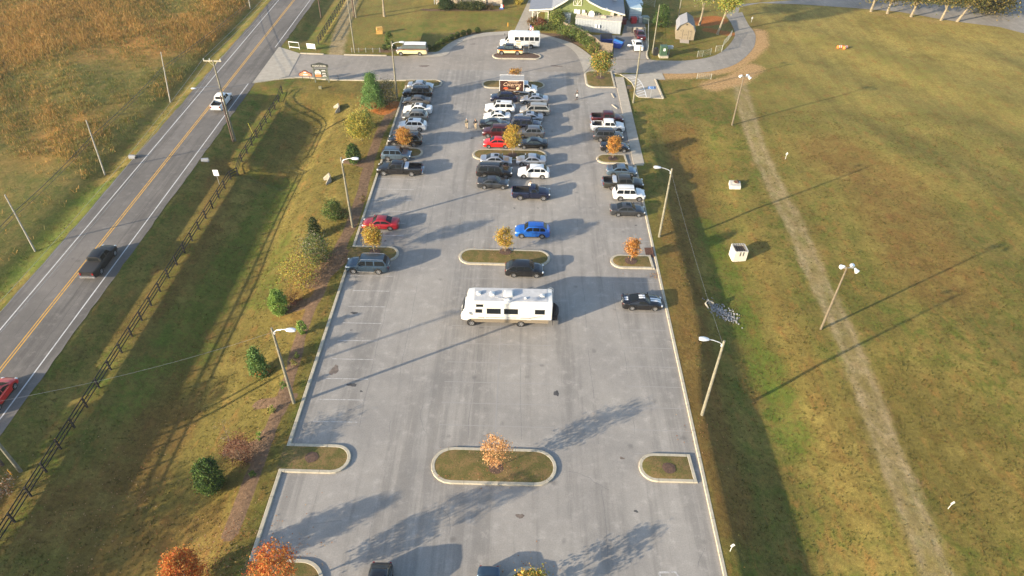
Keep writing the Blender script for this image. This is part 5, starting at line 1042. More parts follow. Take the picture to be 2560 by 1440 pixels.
# concrete culvert pieces
def headwall(pos,rz,label,w=1.6,h=1.1,sc_=.8):
    r=empty('culvert_headwall',pos,R(rz),label,'culvert','concrete culvert ends'); r.scale=(sc_,)*3; mb=MB()
    mb.box(0,0,h/2-.1,.22,w,h+.2); mb.add([(0,-w/2,-.2),(1.0,-w/2-.5,-.2),(1.0,-w/2-.5,.25),(0,-w/2,h),(0.0,-w/2+.16,-.2),(1.0,-w/2-.34,-.2),(1.0,-w/2-.34,.25),(0,-w/2+.16,h)],[(0,1,2,3),(7,6,5,4),(3,2,6,7),(1,5,6,2),(0,4,5,1)])
    mb.add([(0,w/2,-.2),(1.0,w/2+.5,-.2),(1.0,w/2+.5,.25),(0,w/2,h),(0.0,w/2-.16,-.2),(1.0,w/2+.34,-.2),(1.0,w/2+.34,.25),(0,w/2-.16,h)],[(3,2,1,0),(4,5,6,7),(7,6,2,3),(2,6,5,1)]); mb.build('headwall',CONC2,r)
    mb=MB(); mb.cyl((-.05,0,.38),(.14,0,.38),.33,n=16); mb.build('pipe_mouth',mat('pipe_dark',(.01,.01,.01),.9,noise=.2),r); return r
headwall(at(848,274),200,'small concrete culvert end with dark round mouth on the left bank'); headwall(at(826,452),205,'concrete culvert end with pointed wing walls above the swale',1.2,1.3)
hw_=headwall(at(1766,760),-40,'concrete culvert end in the shade with rocks beside it on the right bank',1.2,.7,.6)
def pipe(pos,rz,label):
    mb=MB(); n=14; secs=[[(x,rr_*math.cos(2*PI*i/n),.42+rr_*math.sin(2*PI*i/n)) for i in range(n)] for x,rr_ in ((-1.2,.45),(.2,.45),(.22,.40),(-1.0,.36))]; mb.loft(secs,closed=True); o=mb.build('culvert_pipe',mat('pipe_concrete',(.20,.21,.23),.8,noise=.15),smooth=True); o.location=(pos.x,pos.y,pos.z-.05); o.scale=(.7,.75,.75); o.rotation_euler=(0,0,R(rz)); tag(o,label,'culvert pipe','culvert pipes beside the road')
pipe(at(520,404),10,'grey culvert pipe end at the right road shoulder'); pipe(at(328,396),175,'pale culvert pipe end at the left road shoulder')
# rock pile (uncountable)
c0=at(1800,775); mb=MB()
for i in range(300):
    t=random.random(); x=c0.x-1.0+t*2.6+random.gauss(0,.4); y=c0.y+.6-t*1.9+random.gauss(0,.6); s_=random.uniform(.05,.15); z=hzs(x,y)
    rr_=[random.uniform(.7,1.3) for _ in range(3)]; mb.ball((x,y,z+s_*.25),s_*rr_[0],s_*rr_[1],s_*.7*rr_[2],5,3)
o=mb.build('rock_pile',mat('riprap',(.21,.205,.20),.85,noise=.4,nscale=3,bump=.3)); tag(o,'heap of grey broken rocks spilling from the culvert','rocks',kind='stuff')
# drop inlets
r=empty('drop_inlet',at(1843,643),R(4),'tall white concrete inlet box with dark open top on the right bank','inlet box'); mb=MB(); w=.95; r.scale=(.84,.84,.80)
for dx,dy,sx_,sy_ in ((0,-w,2*w,.2),(0,w,2*w,.2),(-w,0,.2,2*w-.2),(w,0,.2,2*w-.2)): mb.box(dx,dy,.75,sx_,sy_,2.3)
mb.build('box_wall',mat('inlet_concrete',(.50,.47,.40),.85,noise=.1,nscale=2),r); mb=MB(); mb.box(0,0,1.5,1.7,1.7,.04); mb.build('inside_floor',DARKT,r); mb=MB(); [mb.box(-.7+.35*k,0,1.93,.05,1.95,.05) for k in range(5)]; mb.build('grate',mat('grate_iron',(.08,.06,.05),.7,.4,noise=.2),r)
for dx in(-.15,.3): q=MB(); q.box(dx,-w-.12,1.45,.10,.05,.75); q.build('slot',DARKT,r)
r=empty('manhole_box',at(1836,466),R(-8),'low concrete manhole box with rusty round lid near the track','manhole'); r.scale=(.8,.8,.75); mb=MB(); mb.box(0,0,.25,1.9,1.9,.85); mb.build('box_wall',mat('inlet_concrete',(.5,.47,.4)),r); mb=MB(); mb.cyl((.15,.35,.68),(.15,.35,.80),.5,n=18); lidr=mb.build('rim_collar',CONC2,r); mb=MB(); mb.cyl((.15,.35,.80),(.15,.35,.84),.40,n=18); mb.cyl((.45,.5,.84),(.5,.5,.90),.40,n=18); mb.build('lid',mat('rusty_iron2',(.16,.08,.05),.8,.3,noise=.3),r)
# ------------------------------------------------------------ signs and field things
def post_sign(p,label,w=.45,h=.6,post=1.2,rz=0,m=WHITE,name='small_sign',tilt=0,cat='sign',group=None,bar=None):
    r=empty(name,at(*p),R(rz),label,cat,group); mb=MB(); mb.cyl((0,0,-.1),(0,0,post+h*.8),.03,n=6); mb.build('post',GALV,r); mb=MB(); mb.box(0,-.04,post+h/2,w,.02,h); o=mb.build('panel',m,r)
    if bar: q=MB(); [q.box(0,-.054,post+h*z_,w*.7,.004,h*.07) for z_ in bar]; q.build('sign_print',mat('sign_dark',(.06,.05,.05),.6,noise=.1),o)
    return r
post_sign((549,462),'white rectangular road sign facing the road beside the culvert pipe',.75,.95,1.5,0,bar=(.3,.7,.5),name='road_sign')
DD=[((2370,1272),'white diamond marker on a short post in the lower right field'),((1825,1378),'small white diamond marker in the shaded right bank near the bottom'),((1963,398),'white marker on a short post right of the dirt track'),((1878,56),'pale marker post on the grass beside the path bend')]
for p,lb in DD:
    r=empty('field_marker',at(*p),R(10),lb,'marker','white field markers'); r.scale=(.8,.8,.85); mb=MB(); mb.cyl((0,0,-.1),(0,0,1.0),.025,n=6); mb.build('post',WHITE,r); mb=MB(); s_=.27; mb.add([(0,-.03,.75),(s_,-.03,1.1),(0,-.03,1.45),(-s_,-.03,1.1),(0,-.05,.75),(s_,-.05,1.1),(0,-.05,1.45),(-s_,-.05,1.1)],[(0,1,2,3),(7,6,5,4),(0,4,5,1),(1,5,6,2),(2,6,7,3),(3,7,4,0)]); o=mb.build('panel',WHITE,r); q=MB(); q.box(0,-.056,1.1,.08,.004,.12); q.build('sign_print',DARKT,o)
# big roadside sign
a_=at(789,206); b_=at(823,206); wS=(b_-a_).length; cS=(a_+b_)/2; r=empty('entrance_sign',cS,R(1),'tall dark entrance sign reading FONTANEL above small panels','sign'); GRN=mat('sign_frame_green',(.10,.115,.09),.7,noise=.15)
hS=3.0
for s_ in(-1,1): mb=MB(); mb.box(s_*wS/2,0,hS*.5,.16,.16,hS); mb.build('post',GRN,r)
mb=MB(); mb.box(0,0,1.62,wS-.16,.10,1.75); mb.build('board',GRN,r)
mb=MB(); n0=[(-wS/2-.3,2.78),(wS/2+.3,2.78),(wS/2+.3,3.22),(0,3.6),(-wS/2-.3,3.22)]; mb.add([(x,-.1,z) for x,z in n0]+[(x,.1,z) for x,z in n0],[(0,1,2,3,4),(9,8,7,6,5)]+[(i,(i+5),((i+1)%5)+5,(i+1)%5) for i in range(5)]); hdz=mb.build('header',mat('sign_charcoal',(.03,.035,.03),.7,noise=.15),r)
text_obj('FONTANEL',.44,mat('sign_letters',(.62,.60,.54),.6,noise=.04),hdz,(0,-.115,3.03),(PI/2,0,0),.01,sx=1.08)
SB=mat('sign_black',(.015,.015,.015),.6,noise=.1); SO=mat('sign_orange',(.62,.17,.05),.6,noise=.1)
for x_,z_,w_,h_,m_,nm in ((-.52,2.25,.95,.36,SB,'name_panel'),(.55,2.25,.95,.36,SB,'name_panel'),(-.5,1.78,1.0,.46,WHITE,'name_panel'),(-.48,1.28,1.0,.48,SO,'name_panel'),(.58,1.70,.92,.30,SB,'name_panel'),(.58,1.28,.92,.34,SB,'name_panel')):
    mb=MB(); mb.box(x_,-.07,z_,w_,.03,h_); o=mb.build(nm,m_,r); q=MB()
    if m_ is not SO: q.box(x_,-.088,z_+.03,w_*.62,.004,h_*.16); q.box(x_,-.088,z_-.09,w_*.8,.004,h_*.2); q.build('panel_print',WHITE if m_ is SB else mat('sign_dark',(.06,.05,.05)),o)
# shaped orange sign and banner, frames
g_=(at(758,204)+at(776,204))/2; r=empty('cafe_sign',g_,0,'low orange sign with arched dark top on two legs, left of the entrance sign','sign')
for s_ in(-.65,.65): mb=MB(); mb.cyl((s_,0,-.1),(s_,0,1.3),.04,n=6); mb.build('leg',DARKT,r)
arch=[(-1.15,1.05),(1.15,1.05),(1.2,1.45),(.9,1.65),(.55,1.8),(.35,2.0),(0,2.12),(-.35,2.0),(-.55,1.85),(-.9,1.7),(-1.2,1.45)]; k_=len(arch)
mb=MB(); mb.add([(x,-.05,z) for x,z in arch]+[(x,.05,z) for x,z in arch],[tuple(range(k_)),tuple(range(2*k_-1,k_-1,-1))]+[(i,i+k_,(i+1)%k_+k_,(i+1)%k_) for i in range(k_)]); bd=mb.build('board',mat('sign_rust2',(.10,.03,.02),.6,noise=.15),r)
mb=MB(); mb.add([(x*.90,-.06,1.06+(z-1.06)*.82) for x,z in arch],[tuple(range(k_))]); mb.build('face',mat('sign_salmon',(.55,.22,.12),.6,noise=.2,nscale=5),bd); mb=MB(); mb.box(0,-.075,1.30,.8,.01,.14); mb.box(0,-.075,1.72,.4,.01,.16); mb.build('sign_print',WHITE,bd)
r=empty('banner_sign',at(779,125,0),R(-9),'blank looking white banner sign on the grass at the drive entrance','banner'); mb=MB(); mb.box(0,0,.75,1.7,.04,.95); bn=mb.build('banner',WHITE,r); 
for s_ in(-.84,.84): q=MB(); q.cyl((s_,.03,-.1),(s_,.03,1.25),.03); q.build('stake',GALV,r)
q=MB(); q.box(-.25,-.024,.68,.6,.004,.08); q.box(-.2,-.024,.85,.4,.004,.05); q.build('sign_print',mat('print_grey',(.45,.5,.52),.6,noise=.05),bn)
r=empty('banner_stand',at(737,123,0),R(-12),'empty white metal sign frame on the grass near the road','frame'); mb=MB()
for s_ in(-1.05,1.05): mb.cyl((s_,0,-.1),(s_,0,1.4),.035)
mb.box(0,0,1.38,2.1,.07,.10); mb.box(0,0,.38,2.1,.07,.12); mb.build('frame',WHITE,r)
mb=MB(); mb.box(0,0,.2,.5,.35,.5); mb.box(0,0,-.1,.08,.08,.3); o=mb.build('sign_spotlight',mat('cover_olive',(.18,.17,.10),.7,noise=.2)); o.location=at(801,222); tag(o,'small olive spotlight box on the grass before the entrance sign','spotlight')
# flags / delineators
mb=MB(); mb.cyl((0,0,0),(0,0,.9),.06,n=8); o=mb.build('bollard',mat('bollard_grey',(.12,.13,.14),.6,noise=.1)); o.location=at(846,200,0); tag(o,'thin dark bollard at the drive edge right of the entrance sign','bollard')
# accessible sign in the pad
r=empty('accessible_sign',at(1626,243,.05),0,'blue accessible parking sign board on a thin post','sign'); mb=MB(); mb.cyl((0,0,0),(0,0,1.9),.035); mb.build('post',GALV,r)
BLU=mat('sign_blue',(.06,.16,.42),.5,noise=.08)
for s_ in(-.34,.34): mb=MB(); mb.box(s_,-.05,1.75,.62,.03,.5); pn=mb.build('panel',BLU,r); q=MB(); q.ball((s_-.05,-.07,1.9),.04,.01,.04,8,5); q.tube([(s_-.05,-.07,1.86),(s_-.05,-.07,1.72),(s_+.08,-.07,1.70),(s_+.12,-.07,1.58)],.018); q.tube([(s_+.02+.13*math.cos(a_),-.07,1.64+.11*math.sin(a_)) for a_ in np.linspace(2.2,6.0,9)],.012); q.build('wheelchair_symbol',WHITE,pn)
# dark pedestal near lamp
r=empty('pedestal_box',at(1571,232,.0),0,'small dark metal pedestal on the grass by the hatched bay','pedestal'); mb=MB(); mb.box(0,0,.35,.12,.12,.9); mb.build('post',DARKT,r); mb=MB(); mb.box(0,0,1.05,.75,.4,.45); mb.box(0,0,1.3,.8,.45,.05); mb.build('box',mat('brown_metal',(.09,.07,.055),.6,.3,noise=.2),r)
# barrels
for i,(p,dz) in enumerate((((2099,121),0),((2113,122),1))):
    r=empty('traffic_barrel',at(*p),R(12+20*i),('left' if i==0 else 'right')+' of two orange and white traffic barrels lying in the right field','barrel','traffic barrels in the field')
    q=MB(); q.cyl((-.5,0,.32),(.5,0,.32),.32,.27,14); q.cyl((.5,0,.32),(.56,0,.32),.22,.2,12); bd=q.build('drum',mat('barrel_orange',(.72,.16,.03),.5,noise=.06),r,smooth=True)
    for x_ in(-.28,.12): q=MB(); q.cyl((x_-.08,0,.32),(x_+.08,0,.32),.325-.02*(x_+.5)*1.2,.318-.02*(x_+.5)*1.2,14,cap=False); q.build('white_band',WHITE,r)
# hay bale
o=None; mb=MB(); mb.box(0,0,.35,1.25,.7,.7); mb.box(.05,.1,1.0,1.2,.7,.6,rz=.15); o=mb.build('hay_bale',mat('hay',(.50,.29,.08),.95,noise=.3,nscale=6,bump=.6)); o.location=at(949,84,0); o.rotation_euler=(0,0,.2); tag(o,'stacked orange brown straw bales on the far lawn','straw bale')
# low rope fence beside cream van
r=empty('rope_fence',at(880,131,0),0,'low thin rope fence along the drive kerb','fence'); n=5; p1=at(950,131,0); L_=p1-r.location
for i in range(n): c=L_*(i/(n-1)); q=MB(); q.cyl((c.x,c.y,0),(c.x,c.y,.9),.035); q.build('post',GALV,r)
q=MB(); q.tube([(L_.x*k/12,L_.y*k/12,.72-.06*math.sin(k*PI/3)**2) for k in range(13)],.012); q.build('rope',GALV,r)
# ------------------------------------------------------------ buildings
GREENW=mat('green_siding',(.135,.165,.055),.75,noise=.06,nscale=2); ROOFG=mat('metal_roof',(.21,.22,.245),.6,.2,noise=.08,nscale=1.5); ROOFB=mat('shingle_blue_grey',(.19,.195,.215),.8,noise=.12,nscale=3); TRIM=mat('cream_trim',(.56,.54,.46),.5,noise=.03)
bx0,bx1=1.0,20.5; by=145.3; zE=3.2; xa=10.7; slope_y=-.02
r=empty('green_barn_building',(xa,by,0),R(-3.5),'green barn like building with flared grey roof and white trim','building')
prof=[(-9.9,3.15),(-5.2,3.55),(-2.4,5.3),(0,7.2),(2.4,5.3),(5.0,4.15),(9.9,3.0)]
mb=MB(); pts=[(-6.6,0),(9.3,0),(9.3,3.0)]+[(x,z-.15) for x,z in prof[::-1][1:-1]]+[(-6.6,3.3)]; k_=len(pts)
mb.add([(x,0,z) for x,z in pts]+[(x,17,z) for x,z in pts],[tuple(range(k_)),tuple(range(2*k_-1,k_-1,-1))]+[(i,i+k_,(i+1)%k_+k_,(i+1)%k_) for i in range(k_)]); wl=mb.build('wall',GREENW,r)
mb=MB(); mb.loft([[(x,-.8,z) for x,z in prof],[(x,17.5,z) for x,z in prof]]); mb.loft([[(x,-.8,z+.12) for x,z in prof],[(x,17.5,z+.12) for x,z in prof]]); rf=mb.build('roof',[ROOFG],r)
mb=MB(); secs=[[(x,-.84,z-.16),(x,-.84,z+.15),(x,-.74,z+.15),(x,-.74,z-.16)] for x,z in prof]; mb.loft(secs,closed=True,caps=True); mb.build('fascia',TRIM,r)
mb=MB(); mb.box(7.9,6,4.2,.8,.8,.9); mb.box(2.8+3,9,4.7,1.0,.8,1.0); mb.build('roof_vent',GALV,rf)
# porch
for x_ in(-9.2,-8.1): q=MB(); q.box(x_,-.1,1.45,.16,.16,2.9); q.cyl((x_,-.1,2.2),(x_+.6,-.1,2.85),.05); q.build('porch_post',TRIM,r)
q=MB(); q.box(-5.9,-.1,1.45,.16,.16,2.9); q.build('porch_post',TRIM,r); q=MB(); q.box(-7.5,-.12,2.85,3.4,.14,.18); q.build('porch_beam',TRIM,r)
q=MB(); q.box(-7.6,.6,.45,3.6,1.6,.5); q.build('porch_deck',mat('deck_wood',(.22,.15,.10),.85,noise=.2),r)
q=MB(); q.box(0,-.04,4.95,1.5,.06,1.3); lv=q.build('loft_door',GREENW,r); q=MB()
for z_ in(4.3,5.6): q.box(0,-.09,z_,1.7,.05,.12)
for x_ in(-.8,.8): q.box(x_,-.09,4.95,.12,.05,1.4)
q.box(0,-.085,4.95,.10,.04,1.3); q.cyl((-.7,-.09,5.55),(0,-.09,4.35),.05); q.cyl((.7,-.09,5.55),(0,-.09,4.35),.05); q.build('door_trim',TRIM,lv)
for x_,z_,w_,h_ in((-.3,3.15,.55,.75),(.35,3.1,.6,.75),(1.35,3.1,.6,.75),(-2.8,2.7,.9,.25)): q=MB(); q.box(x_,-.16,z_,w_,.30,h_); q.build('wall_unit',WHITE,r)
q=MB(); q.cyl((3.0,-1.0,3.0),(3.05,-.75,2.95),.6,.62,16); q.cyl((3,-.9,2.95),(3,0,2.6),.04); q.build('satellite_dish',WHITE,r)
for x_,z_ in((-4.6,3.75),(5.3,4.05),(6.0,3.95)): q=MB(); q.box(x_,-.25,z_,.4,.4,.2); q.build('wall_lamp',WHITE,r)
# cooler annex
CO=mat('ribbed_white_metal',(.36,.39,.41),.5,.2,noise=.06,nscale=2); c0=at(1437,77,0); c1=at(1550,86,0); dv=c1-c0; rz=math.atan2(dv.y,dv.x); Lw=dv.length; r=empty('cooler_annex',c0,rz,'low white panelled cooler annex before the green wall, with units on its flat roof','annex')
q=MB(); q.box(Lw/2,2.0,1.25,Lw,4.0,2.5); q.build('wall',CO,r); q=MB(); q.box(Lw/2,2.0,2.56,Lw+.2,4.2,.10); q.build('roof',mat('annex_roof',(.46,.42,.36),.85,noise=.15,nscale=2),r)
q=MB(); [q.box(.35+k*.55,-.012,1.25,.04,.03,2.44) for k in range(int(Lw/.55))]; q.build('panel_ribs',mat('rib_metal',(.28,.30,.31),.4,.3,noise=.06),r)
for x_,y_,a_,b_,c_ in((1.6,2.4,1.0,.7,.4),(3.9,3.0,.35,.4,.3),(4.5,3.0,.35,.4,.3),(5.6,1.6,1.0,.7,.4),(7.2,3.0,.7,.6,.7),(8.6,3.3,.6,.5,.5)): q=MB(); q.box(x_,y_,2.62+c_/2,a_,b_,c_); q.cyl((x_,y_,2.62+c_),(x_,y_,2.66+c_),min(a_,b_)*.35,n=10); q.build('roof_unit',mat('unit_tan',(.38,.33,.27),.6,.2,noise=.15),r)
q=MB(); q.box(-1.9,2.2,1.35,1.3,1.4,2.7); q.box(-1.9,2.2,2.74,1.5,1.6,.08); q.build('side_closet',CO,r)
for x_ in (4.3,4.9): q=MB(); q.box(x_,-.18,1.35,.34,.22,.6); q.build('meter_box',WHITE,r)
# wood fence
FW=mat('fence_boards',(.17,.135,.10),.85,noise=.2,nscale=4,bump=.3)
def wfence(pts,label,h=2.0):
    P=[at(*p,h) for p in pts]; r=empty('wooden_fence',(P[0].x,P[0].y,0),0,label,'fence')
    for a_,b_ in zip(P[:-1],P[1:]):
        d=b_-a_; n=max(1,int(round(d.length/2.4)))
        for k in range(n):
            s0=a_+d*(k/n)-P[0]; s1=a_+d*((k+1)/n)-P[0]; c=(s0+s1)/2; L_=(s1-s0).length; rz=math.atan2(d.y,d.x); q=MB(); nb=int(L_/.15)
            for j in range(nb): t=(j+.5)/nb; p=s0.lerp(s1,t); q.box(p.x,p.y,h/2+random.uniform(-.01,.02),L_/nb*.94,.025,h,rz)
            q.build('board_panel',FW,r)
            q=MB(); q.box(s0.x,s0.y,h/2+.04,.12,.12,h+.1,rz); q.build('post',FW,r)
        q=MB(); c=(a_+b_)/2-P[0]; q.box(c.x,c.y,h+.05,d.length,.14,.04,math.atan2(d.y,d.x)); q.build('cap_rail',FW,r)
wfence([(1410,56),(1450,73),(1490,95),(1502,106),(1533,110)],'curved brown board fence hiding the dumpsters, hedge in front')
# dumpsters
DB=mat('dumpster_blue',(.02,.06,.30),.5,0,noise=.15)
for p,rz,lb,cv in (((1545,118),70,'blue dumpster with bright blue lid behind the wooden fence',1),((1515,108),5,'dark blue dumpster close to the fence corner',0)):
    g_=at(*p,0); r=empty('dumpster',g_,R(rz),lb,'dumpster','dumpsters behind the fence'); q=MB(); q.add([(-1,-.7,.15),(1,-.7,.15),(1,.7,.15),(-1,.7,.15),(-1.1,-.95,1.15),(1.1,-.95,1.15),(1.1,.85,1.55),(-1.1,.85,1.55)],[(3,2,1,0),(0,1,5,4),(1,2,6,5),(2,3,7,6),(3,0,4,7)]); [q.box(x_,-.85,.75,.06,.12,.7) for x_ in(-.7,0,.7)]; q.box(0,-.98,1.15,2.3,.08,.1); q.build('bin',DB,r)
    q=MB(); q.add([(-1.1,-.95,1.18),(0,-.95,1.18),(0,.85,1.60),(-1.1,.85,1.60)],[(0,1,2,3)]); q.build('lid',mat('lid_blue',(.04,.30,.72),.4,noise=.1) if cv else DARKT,r); q=MB(); q.add([(.02,-.95,1.185),(1.1,-.95,1.185),(1.1,.85,1.61),(.02,.85,1.61)],[(0,1,2,3)]); q.build('lid',DARKT,r)
# alley end dock, trailer and carts
r=empty('box_trailer',at(1585,50,0),R(4),'pale blue grey box trailer stacked with white boxes behind the alley','trailer'); q=MB(); q.box(0,2.2,1.5,2.6,5.5,2.5); q.box(1.7,3.8,2.4,1.0,2.0,.5); q.build('box',mat('pale_blue_metal',(.40,.50,.54),.45,.2,noise=.1,nscale=2),r); q=MB(); [q.box(0,-.56+.0,.6+.5*k,2.5,.03,.05) for k in range(5)]; q.build('door_ribs',WHITE,r)
for s_ in(-1,1): wheel(r,s_*1.0,3.5,.38,s_)
for p,lb,m_,sz in (((1583,58),'red bin beside the trailer, farther one',mat('bin_red',(.45,.02,.03),.5,noise=.1),(1.1,.9,1.1)),((1558,60),'dark red crate stack against the annex',mat('bin_dark_red',(.14,.015,.02),.6,noise=.2),(.9,1.2,1.0)),((1602,57),'grey wheeled cart next to the red bin',GALV,(1.1,.8,1.1)),((1612,58),'grey green barrel group at the alley end',mat('bin_green',(.12,.17,.16),.6,noise=.15),(1.2,1.2,1.3))):
    r=empty('storage_bin',at(*p,0),R(10),lb,'bin','bins at the alley end'); q=MB(); q.box(0,0,sz[2]/2+.08,sz[0],sz[1],sz[2],tap=1.08); q.build('bin',m_,r); q=MB(); q.box(0,0,sz[2]+.12,sz[0]*1.12,sz[1]*1.12,.06); q.build('rim_edge',m_,r)
    for sx_ in(-1,1): q=MB(); q.cyl((sx_*sz[0]*.35,-sz[1]*.4,.08),(sx_*sz[0]*.35,-sz[1]*.3,.08),.08); q.build('wheel',TYRE,r)
a_=at(1567,80,0); b_=at(1613,78,0); q=MB(); q.box(0,0,.45,(b_-a_).length,.25,.9); q.box(-1.9,.0,.95,.3,.3,.2); o=q.build('dock_wall',CONC2); o.location=(a_+b_)/2; tag(o,'low concrete dock wall across the head of the alley','wall')
for p,lb in(((1580,79),'left black bollard at the dock wall'),((1606,78),'right black bollard at the dock wall')): q=MB(); q.cyl((0,0,0),(0,0,1.1),.12,n=10); q.ball((0,0,1.1),.12,.12,.06,10,4); o=q.build('bollard',DARKT); o.location=at(p[0],p[1]+3,0); tag(o,lb,'bollard','bollards at the dock wall')
# transformer and box
g_=at(1658,143,0); r=empty('transformer_cabinet',g_,R(3),'dark green electrical cabinet on a concrete plinth beside the path','cabinet'); q=MB(); q.box(0,.3,.15,1.7,1.7,.4); q.build('plinth',CONC,r); q=MB(); q.box(-.05,.4,1.2,1.25,1.1,1.7); q.box(-.05,.4,2.08,1.32,1.18,.06); cb_=q.build('cabinet',mat('cabinet_green',(.045,.09,.05),.5,noise=.1),r); q=MB(); q.box(.0,-.165,1.5,.4,.012,.5); q.build('notice',WHITE,cb_); q=MB(); q.box(1.2,.9,1.6,1.3,.5,.5); q.cyl((1.2,.9,0),(1.2,.9,1.4),.06); q.build('side_box',mat('side_grey_blue',(.30,.36,.40),.4,.4,noise=.1),r)
q=MB(); q.box(-1.3,1.2,.6,.9,.8,1.2); q.cyl((-1.3,1.2,1.2),(-1.3,1.2,1.4),.3,n=10); q.build('dark_unit',DARKT,r)
# shed
TANW=mat('tan_siding',(.21,.172,.115),.8,noise=.08,nscale=2.5); r=empty('storage_shed',(32.3,138.6,0),R(-8),'tan barn shaped storage shed with grey gambrel roof and wooden ramp','shed')
gp=[(-1.9,2.0),(-1.35,3.0),(0,3.75),(1.35,3.0),(1.9,2.0)]; wp=[(-1.8,.15),(1.8,.15)]+[(x*.95,z-.05) for x,z in gp[::-1]]; k_=len(wp)
q=MB(); q.add([(x,0,z) for x,z in wp]+[(x,5.2,z) for x,z in wp],[tuple(range(k_)),tuple(range(2*k_-1,k_-1,-1))]+[(i,i+k_,(i+1)%k_+k_,(i+1)%k_) for i in range(k_)]); q.build('wall',TANW,r)
q=MB(); q.loft([[(x,-.25,z),(x,-.25,z+.07)] for x,z in gp]); q.loft([[(x,-.25,z+.07) for x,z in gp],[(x,5.4,z+.07) for x,z in gp]]); q.loft([[(x,-.25,z) for x,z in gp],[(x,5.4,z) for x,z in gp]]); q.build('roof',ROOFB,r)
for s_ in(-1,1):
    q=MB(); q.box(s_*.55,-.03,1.2,1.06,.05,1.95); dr=q.build('door',TANW,r); q=MB(); q.box(s_*.55,-.065,1.2,.06,.02,1.9); q.box(s_*.2,-.07,1.2,.05,.05,.2); [q.box(s_*.95,-.065,z_,.25,.02,.06) for z_ in(.6,1.9)]; q.build('hinge_trim',DARKT,dr)
q=MB(); q.box(0,-.04,3.2,.3,.06,.2); q.build('gable_vent',DARKT,r)
q=MB(); q.add([(-.9,0,.22),(.9,0,.22),(.9,-1.4,.02),(-.9,-1.4,.02),(-.9,0,.12),(.9,0,.12),(.9,-1.4,-.05),(-.9,-1.4,-.05)],[(0,3,2,1),(4,5,6,7),(3,7,6,2),(0,4,7,3),(1,2,6,5)]); q.build('ramp',mat('ramp_wood',(.30,.26,.22),.9,noise=.15),r)
# wire fences by the path
MESHW=mat('fence_wire',(.42,.43,.38),.5,.4,noise=.1)
def wiref(pts,label,h=1.2,name='wire_fence',n=10):
    P=[at(*p,0) for p in pts]; r=empty(name,P[0],0,label,'fence','wire fences around the shed lawn')
    for a_,b_ in zip(P[:-1],P[1:]):
        for c in(a_-P[0],b_-P[0]): q=MB(); q.cyl((c.x,c.y,-.1),(c.x,c.y,h+.05),.045,n=6); q.build('post',MESHW,r)
        q=MB(); s0=a_-P[0]; s1=b_-P[0]; L_=(s1-s0).length; nn=max(3,int(L_/.35))
        for k in range(nn+1): t=k/nn; p=s0.lerp(s1,t); q.cyl(p+Vector((0,0,.05)),p+Vector((0,0,h)),.012,n=4,cap=False)
        for z_ in np.linspace(.1,h,6): q.cyl(s0+Vector((0,0,z_)),s1+Vector((0,0,z_)),.022 if z_>h-.1 else .012,n=4,cap=False)
        q.build('mesh_panel',MESHW,r)
wiref([(1743,143),(1756,142),(1776,137)],'light wire fence panel on the grass beside the path'); wiref([(1788,130),(1804,128)],'short wire gate panel where the path starts to bend'); wiref([(1804,129),(1808,115),(1820,102),(1828,90)],'leaning pale netting fence following the bend of the path'); 
wiref([(1742,197),(1777,198)],'white pipe gate across the sandy ground below the path',1.0,'pipe_gate')
wiref([(1567,-2),(1600,5),(1636,18)],'tall grey chain fence behind the service alley',1.8); wiref([(1620,60),(1619,100),(1619,130)],'chain fence along the right side of the service alley',1.2)
# stone building at the top
r=empty('stone_building',at(1175,12,0),R(-2),'pale stone building cut off by the top edge behind clipped bushes','building'); STN=mat('pale_stone',(.36,.30,.23),.85,noise=.2,nscale=1.5,bump=.2)
q=MB(); q.box(-2.0,4.5,1.6,11.5,8,3.2); q.box(5.4,4.0,1.6,3.6,8,3.2); q.build('wall',STN,r); q=MB(); q.loft([[(x,y,z) for x,z in((-8.8,3.1),(-.5,6.2),(8.2,3.1))] for y in(-.1,9.2)]); q.build('roof',ROOFB,r)
for x_ in(-7.9,-7.4,3.2): q=MB(); q.box(x_,-.3,1.5,.25,.25,3.0); q.build('porch_post',TRIM,r)
for x_ in(-4.5,-.6): q=MB(); q.box(x_,.47,1.9,2.2,.1,1.2); w0=q.build('window',GLASS2,r); q=MB(); q.box(x_,.44,1.25,2.5,.14,.12); q.box(x_,.44,2.56,2.5,.14,.12); q.build('window_frame',WHITE,w0)
# yard ornament (flag coloured box) and flags
q=MB(); q.box(0,0,.5,.5,.4,1.0,tap=.6); o=q.build('garden_figure',WHITE); o.location=at(1254,22,0); tag(o,'white garden ornament with blue base beside the stone wall','ornament'); q=MB(); q.box(0,0,.12,.9,.6,.24); q.build('base',mat('deep_blue',(.02,.06,.25),.6,noise=.1),o)
q=MB(); q.box(.35,-.02,.62,.28,.05,.5); q.build('red_panel',mat('flag_red',(.55,.05,.05),.6,noise=.05),o)
r=empty('flag_pole',at(1322,132,.2),0,'thin flag pole with a small drooping striped flag on the mulch island','flag'); hf=hgt((1322,132),(1323,60),.2)[1]; q=MB(); q.cyl((0,0,0),(0,0,hf),.045,.025,8); q.ball((0,0,hf),.06,.06,.06,8,5); q.build('pole',GALV,r)
FR=mat('flag_red',(.55,.05,.05),.6); FWH=mat('flag_white',(.7,.7,.68),.6,noise=.03); q=MB(); fl_=MB()
fm=bpy.data.meshes.new('flag'); vs=[];fs_=[];mi=[]
for i in range(7):
    for j in range(8): vs.append((.05+i*.12*(1-.04*j),.06*math.sin(i*1.4+j*.4),hf-.15-j*.13-i*.07))
for i in range(6):
    for j in range(7): fs_.append((i*8+j,(i+1)*8+j,(i+1)*8+j+1,i*8+j+1)); mi.append(2 if (i<3 and j<3) else j%2)
